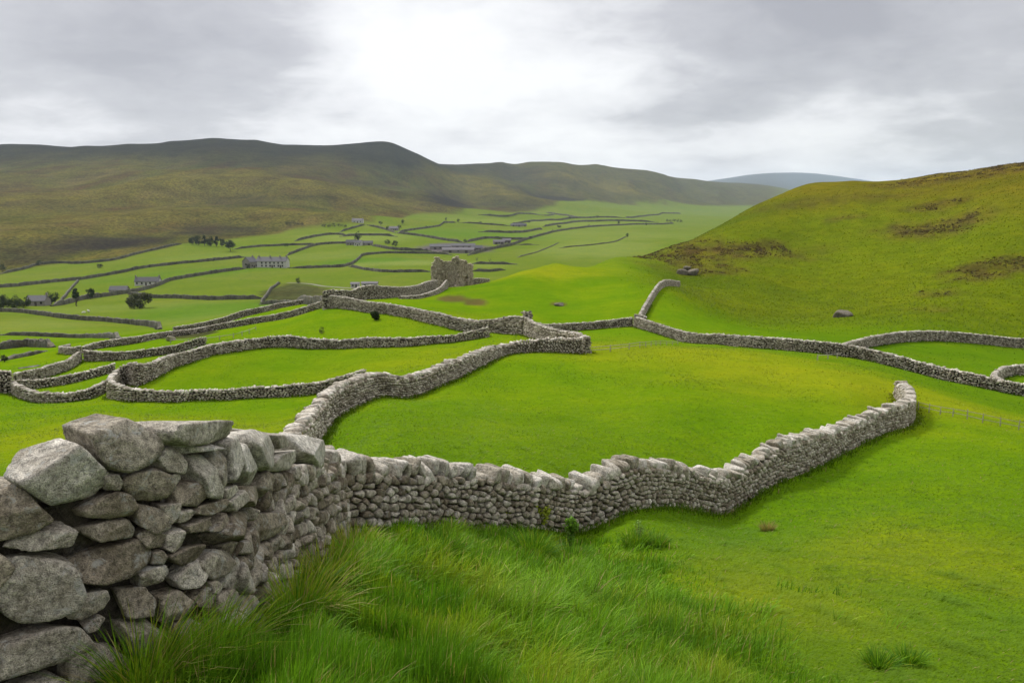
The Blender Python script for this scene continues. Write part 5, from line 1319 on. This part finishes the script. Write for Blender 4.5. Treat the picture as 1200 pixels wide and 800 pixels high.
def build_details():
    GT = 'trees and bushes of the valley'
    for i, (u, v, hp, wp, lab) in enumerate(((226, 286.5, 9, 10, 'dark tree at the left end of the copse under the moor'), (233, 287.5, 11, 10, 'second tree from the left in the dark copse'), (240, 288, 12, 11, 'tall dark tree in the middle of the copse'), (247, 288.5, 11, 10, 'dark tree right of the middle of the copse'), (254, 289, 13, 9, 'pointed dark tree near the right end of the copse'), (260, 289, 10, 8, 'small dark tree closing the copse on its right'))):
        px_tree(lab, u, v, hp, wp, 500 + i, group='trees of the dark copse', trunk=.1, n=700, col=(.022, .034, .012), conical=(i in (2, 4)))
    px_tree('round tree with a bare trunk just right of the dark copse', 270, 294.5, 12, 13, 510, group=GT, col=(.026, .042, .014), trunk=.35)
    for i, (u, v, hp, wp, lab) in enumerate(((4, 362, 17, 16, 'leafy tree at the very left edge of the far left grove'), (17, 362.5, 16, 17, 'broad tree in the middle of the far left grove'), (28, 361, 13, 14, 'tree of the far left grove next to the pale farmhouse'), (34, 352, 6, 9, 'small bush behind the roof of the far left farmhouse'))):
        px_tree(lab, u, v, hp, wp, 520 + i, group='trees of the far left grove', trunk=.12, n=900, col=(.040, .056, .020))
    px_tree('round dark tree right of the pale farmhouse', 60.5, 356, 13.5, 17, 530, group=GT, trunk=.15, col=(.030, .050, .014))
    px_tree('tall narrow dark tree below the pale straight wall', 90, 358.5, 22, 9, 531, group=GT, trunk=.15, col=(.024, .042, .012))
    px_tree('dark tree right of the tall narrow one', 106, 350.5, 13, 10, 532, group=GT, trunk=.2, col=(.026, .044, .013))
    px_tree('large round greyish bush in the field under the white cottage', 165, 361, 18, 30, 533, group=GT, trunk=.05, col=(.062, .070, .030), n=1500, cat='bush', name='bush')
    for i, (u, v, hp, wp, lab) in enumerate(((117, 314, 5, 9, 'small dark bush alone in the upper left field'), (46, 311, 6, 7, 'dark bush on the moor wall at the left'), (3, 318, 9, 8, 'bush by the moor wall at the left edge'), (350, 332, 7, 6, 'small bush on top of the olive scrub'), (290, 314.5, 6, 6, 'bush at the left corner of the long farmhouse'), (463, 288.5, 6, 13, 'low broad bush right of the hamlet'), (454, 286, 5, 9, 'low bush between the hamlet and the broad bush'), (336, 289, 4, 7, 'faint shrub beside the hamlet lane'))):
        px_tree(lab, u, v, hp, wp, 540 + i, group=GT, trunk=.05, n=450, col=(.036, .050, .018), cat='bush', name='bush')
    for i, (u, v, hp, wp, lab) in enumerate(((420, 285, 14, 9, 'tall thin tree over the roofs of the hamlet'), (446, 264, 5, 5, 'small tree in the field right of the moor cottage'), (472, 262.5, 5, 5, 'small tree in the far green field above the middle hamlet'), (468, 270, 6, 5, 'tree at the right end of the middle hamlet'), (454, 270, 5, 6, 'tree at the left end of the middle hamlet'), (537, 261.5, 5, 4, 'lone tree at the corner of two far walls'), (523, 259.5, 5, 3, 'thin tree left of the lone corner tree'), (655, 267.5, 4, 7, 'bush on the long sweeping valley wall'), (725, 264, 5, 3, 'slim tree at the top of the sweeping valley wall'), (735, 278.5, 5, 4, 'tiny tree at the end of the faint curving wall'), (545, 284.5, 4, 5, 'tree at the upper corner of the grey farmyard'))):
        px_tree(lab, u, v, hp, wp, 560 + i, group=GT, trunk=.3, n=380, col=(.030, .046, .018))
    for i, (u, v, lab) in enumerate(((559, 307.5, 'nearly bare little tree close right of the ruin'), (574, 309, 'second nearly bare little tree, further right of the ruin'))):
        px_tree(lab, u, v, 7, 5, 580 + i, group=GT, trunk=.4, n=420, sparse=True, col=(.05, .05, .025))
    # woods too far off to count
    for i, (u, v, w, lab) in enumerate(((392, 266, 30, ''), (345, 264, 22, ''), (790, 260, 20, ''))):
        for k in range(5):
            du = (k - 2) * w / 5
            px_tree('%s tree of the %s' % (('leftmost', 'second from left', 'middle', 'second from right', 'rightmost')[k], ('scrubby belt above the hamlet', 'dark belt left of the hamlet', 'far dark wood below the end of the fells')[i]), u + du, v + .5 * math.sin(k * 2.1), 4.2 if i < 2 else 3.2, w / 4.2, 600 + i * 10 + k, group='trees on the moor edge', trunk=.05, n=260, col=(.030, .036, .018))
    px_tree('dark round gorse bush in the pasture under the tall sweeping wall', 439.5, 375, 11, 14, 591, dmin=40, trunk=.02, n=1600, col=(.028, .044, .012), cat='bush', name='bush')
    px_tree('small faint bush in the pasture left of the dark gorse', 377.5, 391, 8, 9, 592, dmin=40, trunk=.02, n=900, sparse=True, col=(.05, .062, .018), cat='bush', name='bush')
    px_tree('small bush at the left edge below the bushy wall', 5, 424, 8, 9, 593, dmin=40, trunk=.04, n=600, col=(.05, .066, .022), cat='bush', name='bush')
    for i, (u, v) in enumerate(((508, 297), (560, 292), (590, 289), (622, 280), (648, 272), (690, 266), (500, 294), (476, 273), (500, 267.5), (563, 262.5), (620, 261.5), (668, 256.5), (430, 317), (385, 286.5), (250, 306), (155, 317), (240, 322), (700, 255.5), (757, 264))):
        px_tree('tiny dark bush growing on a far field wall', u, v, 3.2, 4.5, 650 + i, group='bushes on the far field walls', trunk=.05, n=200, col=(.030, .042, .016), cat='bush', name='bush')
    # rocks
    rock('flat grey outcrop low on the right hill above the long wall', 988, 371, 25, 6.5, 701, depth=.7, mat='rock', sink=.5)
    rock('small grey rock on the knoll above the straight wall', 655, 358, 11, 3.5, 703, mat='rock', sink=.5)
    for i, (u, v, w, h, lab) in enumerate(((799, 321, 12, 6, 'dark rock where the straight knoll wall ends'), (811, 322, 13, 6, 'broad dark rock right of the wall end'), (805, 316, 9, 4, 'small dark rock above the broad one'))):
        rock(lab, u, v, w, h, 710 + i, 'rock', sink=.45, group='dark rocks at the end of the knoll wall')
    rock('pale stone in the field beside the long paddock wall', 200, 399, 11, 5, 721, dmin=60)
    # fences
    fence('low post and rail fence running from the broken wall end to the right edge', [(1076, 480), (1110, 487), (1150, 495), (1215, 507)], 9, .42, (.45, .9), post_r=.022)
    fence('low wire and post fence from the square corner to the hill wall', [(686, 414.5), (715, 412), (745, 408.5), (775, 404.5), (806, 400.5)], 13, .45, (.5, .92), post_r=.035)
    fence('single pole rail on short posts against the long hill wall', [(958, 422), (975, 420), (992, 416.5)], 4, .42, (.9,), post_r=.045)
    fence('tiny row of fence posts in the left paddock under the olive scrub', [(200, 402), (240, 400), (275, 396), (300, 387)], 8, .55, (.8,), post_r=.05, dmin=70)
    sheep('white sheep grazing in the left meadow, larger of the two pale dots', 98, 368, .4); sheep('white sheep lagging just right of the other in the left meadow', 104, 366.2, 2.6, graze=False)
    # pale track to the huts and a lane
    for nm, lab, px, w in (('track', '', [(336, 331.5), (360, 332.5), (385, 336), (410, 337.8), (440, 337.8), (465, 339.5), (490, 341)], 2.6),):
        P = np.array([cast(u, v, 150) for u, v in px]); L = resample(spline(P, 8), 3.0); t = np.gradient(L[:, :2], axis=0); t /= np.linalg.norm(t, axis=1)[:, None]; lf = np.stack([-t[:, 1], t[:, 0]], 1)
        V = np.concatenate([np.column_stack([L[:, :2] + lf * k * w / 2, H(*(L[:, :2] + lf * k * w / 2).T) + .12]) for k in (-1, 0, 1)]); n = len(L); i = np.arange(n - 1)
        kind(link(nm, mesh_arrays(nm, V, np.concatenate([np.stack([i + a * n, i + 1 + a * n, i + 1 + (a + 1) * n, i + (a + 1) * n], 1)[:, ::-1] for a in (0, 1)]), M['gravel'], True)), 'structure')
# ------------------------------------------------------------------ grass of the near slope
def near_line_dist(ln, x, y):
    m = np.vstack([ln.front, ln.mid, ln.back])[::2]; out = np.full(len(x), 9.0)
    for i in range(0, len(x), 20000):
        s = slice(i, i + 20000); out[s] = np.sqrt(((x[s, None] - m[:, 0]) ** 2 + (y[s, None] - m[:, 1]) ** 2).min(1))
    return out
def long_amount(x, y):
    """1 where the sward is uncut and long, 0 on the grazed slope to the right"""
    edge = 1.15 + 0.10 * (y - 4) + 0.35 * fbm(x / 1.3, y / 1.3, 3.3, 2)
    la = (1 - smooth(x, edge - .7, edge + 1.2)) * (1 - smooth(y, 11.5, 14.5))
    isl = smooth(fbm(x / .75 + 4, y / .95, 21.3, 2), .38, .6) * (1 - smooth(x, 2.2, 4.6)) * (1 - smooth(y, 12, 15)) * .6
    return np.maximum(la, isl)
def build_grass():
    rng = np.random.default_rng(77)
    # long uncut grass
    n = 300000; r = np.exp(rng.uniform(math.log(2.0), math.log(15), n)); th = rng.uniform(-.62, .62, n); x, y = r * np.sin(th), r * np.cos(th)
    la = long_amount(x, y); ok = (rng.uniform(size=n) < la) & (near_line_dist(NEAR, x, y) > .2) & (y > 1.6) & (near_line_dist(SECOND, x, y) > .2)
    nf = np.array([np.interp(y, NEAR.front[:, 1], NEAR.front[:, 0])])[0]; ok &= (x > nf + .05) | (y > 9.0)
    sy = np.interp(x, SECOND.front[:, 0][:90], SECOND.front[:, 1][:90]); ok &= y < sy - .02
    x, y, r, la = x[ok], y[ok], r[ok], la[ok]; n = len(x)
    cl = fbm(x / .55, y / .55, 9.1, 2); c2 = fbm(x / 1.6, y / 1.6, 2.7, 2); c3 = fbm(x / .28, y / .28, 5.5, 1)
    L = .88 * (.12 + .30 * np.clip(.45 + 1.2 * cl, 0, 1) + .12 * np.clip(.5 + c2, 0, 1)) * (.45 + .55 * la) * rng.uniform(.55, 1.15, n) * (1 - .35 * smooth(y, 8, 13))
    az = -0.5 + 1.8 * fbm(x / 1.0, y / 1.0, 6.6, 2) + 1.6 * cl + rng.normal(size=n) * .9
    lean = np.clip(.5 + .4 * c2 + .25 * rng.normal(size=n), .08, 1.15)
    t = np.clip(.45 + .7 * c2 + .35 * cl + .2 * rng.normal(size=n), 0, 1)[:, None]; yl = np.clip(-.15 + 1.1 * fbm(x / 1.0, y / 1.0, 14.2, 2) + .2 * rng.normal(size=n), 0, 1)[:, None]
    ct = GREEN_D * 1.1 * (1 - t) + GREEN_M * t; ct = ct * (1 - yl) + GREEN_Y * yl
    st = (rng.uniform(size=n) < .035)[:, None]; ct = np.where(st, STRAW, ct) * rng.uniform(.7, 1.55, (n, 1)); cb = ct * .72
    P = np.column_stack([x, y, H(x, y) - .015])
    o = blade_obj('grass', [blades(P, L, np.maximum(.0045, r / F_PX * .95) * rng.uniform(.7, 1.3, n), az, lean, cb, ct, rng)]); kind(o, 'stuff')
    # the short grazed sward, thinning into plain ground with distance
    n = 420000; r = np.exp(rng.uniform(math.log(3.2), math.log(48), n)); th = rng.uniform(-.66, .66, n); x, y = r * np.sin(th), r * np.cos(th)
    fade = 1 - smooth(r, 18, 46)
    ok = (rng.uniform(size=n) > long_amount(x, y) * .9) & (near_line_dist(NEAR, x, y) > .3) & (near_line_dist(SECOND, x, y) > .3) & (rng.uniform(size=n) < fade)
    x, y, r = x[ok], y[ok], r[ok]; n = len(x)
    z = H(x, y); gc, _ = ground_colour(x, y, z)
    cl = fbm(x / .5, y / .5, 1.1, 2); c2 = fbm(x / 2.2, y / 3.5, 8.1, 2); cs = np.clip(cl * 1.4 - .35, 0, 1) * (1 - smooth(r, 12, 30))
    L = (.045 + .0005 * r) * (1 + 1.0 * np.clip(cl, 0, 1) + 1.6 * cs) * rng.uniform(.5, 1.3, n)
    az = -.35 + 1.1 * c2 + rng.normal(size=n) * .7; lean = np.clip(1.05 + .25 * rng.normal(size=n), .4, 1.5)
    v = np.clip(.5 + .8 * c2 + .35 * cl, 0, 1)[:, None]
    ct = 1.12 * gc * (.86 * (1 - v) + 1.16 * v) * rng.uniform(.92, 1.1, (n, 1)); ct = ct * (1 - .35 * cs[:, None]) + GREEN_D * .35 * cs[:, None]
    dry = (rng.uniform(size=n) < .012)[:, None]; ct = np.where(dry, STRAW * .8, ct)
    # longer grass left standing along the foot of the walls
    verge = []
    for ln in [SECOND, NEAR] + MID_LINES:
        for line, sgn in ((ln.front, -1), (ln.back, 1)):
            d = np.hypot(*line.T); m = (d < 115) & (line[:, 1] > 2); 
            if m.sum() < 3: continue
            q = line[m]; lf = ln.left[m]; dd = d[m]; per = np.clip(900 / dd, 6, 90) * (np.hypot(*(q[1] - q[0])) / .25); k = np.repeat(np.arange(len(q)), rng.poisson(per)); N = len(k)
            g = q[k] + rng.normal(size=(N, 2)) * .12 + sgn * lf[k] * (np.abs(rng.normal(size=N)) * .16 - .03)[:, None]; zz = H(g[:, 0], g[:, 1])
            c_, _ = ground_colour(g[:, 0], g[:, 1], zz); f = fbm(g[:, 0] / .9, g[:, 1] / .9, 3.1, 2); c_ = c_ * (.75 + .35 * f[:, None]) * rng.uniform(.8, 1.2, (N, 1)); dryv = (rng.uniform(size=N) < .06)[:, None]; c_ = np.where(dryv, STRAW * .8, c_)
            verge.append(blades(np.column_stack([g, zz - .01]), (.10 + .16 * np.clip(.4 + f, 0, 1)) * rng.uniform(.5, 1.2, N), np.maximum(.004, dd[k] / F_PX * .8) * rng.uniform(.7, 1.2, N), rng.uniform(0, 2 * PI, N), rng.uniform(.2, .9, N), c_ * .8, c_, rng))
    kind(blade_obj('verge_grass', verge), 'stuff')
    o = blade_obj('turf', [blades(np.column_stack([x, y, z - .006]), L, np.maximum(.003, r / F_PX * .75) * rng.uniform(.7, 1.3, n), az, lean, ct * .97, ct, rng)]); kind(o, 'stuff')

def build_hill_growth():
    rng = np.random.default_rng(91)
    # tufts of rough grass over the hill and the pastures beyond the near fields
    n = 260000; r = np.exp(rng.uniform(math.log(36), math.log(345), n)); th = rng.uniform(-.62, .64, n); x, y = r * np.sin(th), r * np.cos(th)
    hill = smooth(th, .13, .24) * smooth(r, 105, 150); ok = (rng.uniform(size=n) < np.where(r < 105, .55, hill)) & ((th > .1) | (r < 105))
    for ln in MID_LINES:
        m = np.vstack([ln.mid]); lo, hi = m.min(0) - 1, m.max(0) + 1; c = ok & (x > lo[0]) & (x < hi[0]) & (y > lo[1]) & (y < hi[1]); i = np.nonzero(c)[0]
        if len(i): ok[i[near_line_dist(ln, x[i], y[i]) < .5]] = False
    x, y, r = x[ok], y[ok], r[ok]; n = len(x); z = H(x, y); gc, ro = ground_colour(x, y, z)
    f = fbm(x / 2.5, y / 4, 3.7, 2); hl = np.where(r > 105, 1.0, .35)
    ct = gc * (1.08 + .32 * f[:, None] * hl[:, None]) * rng.uniform(.85, 1.15, (n, 1))
    L = np.where(r > 105, .16 + .24 * np.clip(.4 + f, 0, 1), .06 + .08 * np.clip(.4 + f, 0, 1)) * rng.uniform(.6, 1.2, n)
    o = blade_obj('rough_grass', [blades(np.column_stack([x, y, z - .02]), L, r / F_PX * rng.uniform(.7, 1.2, n), rng.uniform(0, 2 * PI, n), rng.uniform(.5, 1.2, n), ct, ct, rng)]); kind(o, 'stuff')
    # heather and dead bracken on the thin ground
    n = 150000; r = rng.uniform(115, 380, n); th = rng.uniform(.1, .66, n); x, y = r * np.sin(th), r * np.cos(th); z = H(x, y); gc, ro = ground_colour(x, y, z)
    cl = fbm(x / 5, y / 8, 6.1, 3); ok = (rng.uniform(size=n) < np.clip((ro - .38) * 1.6, 0, 1) * np.clip(.35 + 1.6 * cl, 0, 1)); x, y, z, r = x[ok], y[ok], z[ok], r[ok]; n = len(x)
    pal = np.array([(.075, .045, .020), (.045, .032, .018), (.12, .085, .026), (.05, .055, .014)]); k = rng.choice(4, n, p=(.4, .3, .2, .1)); sz = rng.uniform(.18, .5, n)
    V, F, C = [], None, []
    cen = np.column_stack([x, y, z]); m = 7; kk = np.repeat(np.arange(n), m); g = rng.normal(size=(n * m, 3)); g[:, 2] = np.abs(g[:, 2]) * .8; g /= np.linalg.norm(g, axis=1)[:, None]
    P = cen[kk] + g * (sz[kk] * rng.uniform(.5, 1, n * m))[:, None] * [1, 1, .7]; nr = g + rng.normal(size=g.shape) * .6; nr /= np.linalg.norm(nr, axis=1)[:, None]
    a = np.cross(nr, rng.normal(size=g.shape)); a /= np.linalg.norm(a, axis=1)[:, None]; b = np.cross(nr, a); s = (sz[kk] * rng.uniform(.3, .55, n * m))[:, None]
    V = np.stack([P - a * s, P - b * s * .6, P + a * s, P + b * s * .6], 1).reshape(-1, 3); C = np.ones((n * m, 4, 4)); C[:, :, :3] = (pal[k][kk] * rng.uniform(.7, 1.35, (n * m, 1)))[:, None]
    kind(link('heather', mesh_arrays('heather', V, np.arange(n * m * 4).reshape(-1, 4), M['leaf'], False, None, {'col': C.reshape(-1, 4)})), 'stuff')

def leafy_plant(label, u, v, hgt, n, seed, col, dmin=5, name='leafy_plant', wide=.6):
    rng = np.random.default_rng(seed); p = cast(u, v, dmin); t = thing(name, label, 'plant', p, 'small plants at the foot of the second wall')
    b = Build(); cen = []
    for i in range(9):
        a = rng.uniform(0, 2 * PI); r = hgt * wide * rng.uniform(.1, .6); hh = hgt * rng.uniform(.55, 1.0)
        pts = [(r * .2 * math.cos(a), r * .2 * math.sin(a), -.02), (r * .6 * math.cos(a), r * .6 * math.sin(a), hh * .5), (r * math.cos(a), r * math.sin(a), hh)]
        b.tube(pts, [.006, .005, .003], 4)
        for f in (.4, .6, .8, 1.0): cen.append(np.array(pts[1]) * (1 - f) + np.array(pts[2]) * f if f > .5 else np.array(pts[1]) * f * 2)
    b.obj('stem', M['bark'], t)
    V, F, C = leaf_cloud(np.array(cen), np.full(len(cen), hgt * .16), n, hgt * .06, rng, col)
    link('leaves', mesh_arrays('leaves', V, F, M['leaf'], False, None, {'col': C}), t)

def build_tussocks():
    def foot(u, d, out=.25):
        i = np.argmin(np.abs(project(np.column_stack([NEAR.front, H(*NEAR.front.T)]))[0] - u) + 1e3 * (NEAR.front[:, 1] < 1.5)); return NEAR.front[i] - NEAR.left[i] * out
    T = tussock
    T('big sprawling tussock of green and straw blades under the boulders at the bottom left', foot(150, 3.8, .26), 900, .62, .34, 801, (.3, .35, .2, .15), .8, (.5, -.2))
    T('tussock with long arching straw blades at the bottom edge, right of the big one', foot(215, 4.1, .22), 700, .52, .28, 802, (.25, .35, .2, .2), .85, (.5, -.3))
    T('small tuft growing out from a crack of the boulder wall', foot(268, 4.5, .10), 260, .34, .14, 803, (.25, .45, .25, .05), .7, (.4, -.2))
    T('yellowish tussock against the foot of the boulder wall, halfway along', foot(305, 5.2, .28), 800, .52, .34, 804, (.15, .3, .35, .2), .8, (.4, -.1))
    T('bushy olive tussock leaning on the far end of the boulder wall', foot(345, 6.4, .26), 800, .5, .36, 805, (.12, .3, .38, .2), .75, (.3, -.1))
    T('dry yellow tussock in the corner of the two walls', foot(385, 8.0, .25), 700, .45, .38, 806, (.08, .2, .37, .35), .6, None, width=.008)
    for i, (u, v, L, n, lab) in enumerate(((625, 652, .5, 700, 'dark green rushy tussock under the middle of the second wall'), (672, 660, .42, 500, 'smaller dark tussock right of the rushy one below the second wall'), (520, 650, .42, 600, 'bright tussock on the left below the second wall'), (745, 640, .4, 500, 'dark tuft under the bend of the second wall'), (770, 640, .34, 350, 'second dark tuft under the bend of the second wall, further right'), (715, 722, .3, 500, 'dark tuft in the open grass right of the long sward'), (765, 756, .28, 500, 'dark tuft in the open grass near the bottom edge'), (1030, 782, .2, 350, 'low dark tuft at the bottom edge on the right'), (1065, 778, .2, 350, 'low dark tuft at the bottom edge, rightmost of the pair'))):
        p = cast(u, v, 3); T(lab, p, n, L, L * .8, 820 + i, (.62, .3, .06, .02), .7, (.2, 0), width=.008 if v < 700 else .006)
    T('dead brown tuft alone in the grass below the far half of the second wall', cast(899, 622, 5), 420, .3, .22, 840, (.1, .02, .05, .8), .55)
    leafy_plant('yellow green leafy sprout against the second wall, left of a taller one', 592, 616, .42, 420, 851, (.30, .34, .03))
    leafy_plant('taller yellow green leafy sprout against the second wall', 634, 618, .5, 520, 852, (.26, .31, .03))
    leafy_plant('dark leafy nettles with pale tips right of the sprouts', 668, 640, .5, 520, 853, (.10, .20, .02))
    leafy_plant('small leafy weed with pale flowers under the bend of the second wall', 748, 634, .35, 260, 854, (.16, .26, .06))
    # a dead stalk standing behind the wall corner
    i = np.argmin(np.abs(project(np.column_stack([NEAR.back, NEAR.top]))[0] - 337)); q = NEAR.mid[i] + NEAR.left[i] * .1; z = NEAR.top[i] + .05
    b = Build().tube([(0, 0, 0), (.01, 0, .12), (-.005, .01, .24), (.0, .01, .36)], [.006, .005, .004, .003], 5); b.tube([(.004, 0, .2), (.03, 0, .27)], [.003, .002], 4)
    tag(b.obj('dead_stalk', M['straw'], loc=(q[0], q[1], z)), 'thin dead stalk standing up from the top of the boulder wall', 'plant')
build_ground(); build_sky(); build_lights(); build_camera()
if HAZE > 0: build_haze()
NEAR = build_near_wall(); SECOND = build_second_wall()
build_mid_walls(); build_field_walls()
build_buildings(); build_ruin(); build_details()
build_grass(); build_hill_growth(); build_tussocks()
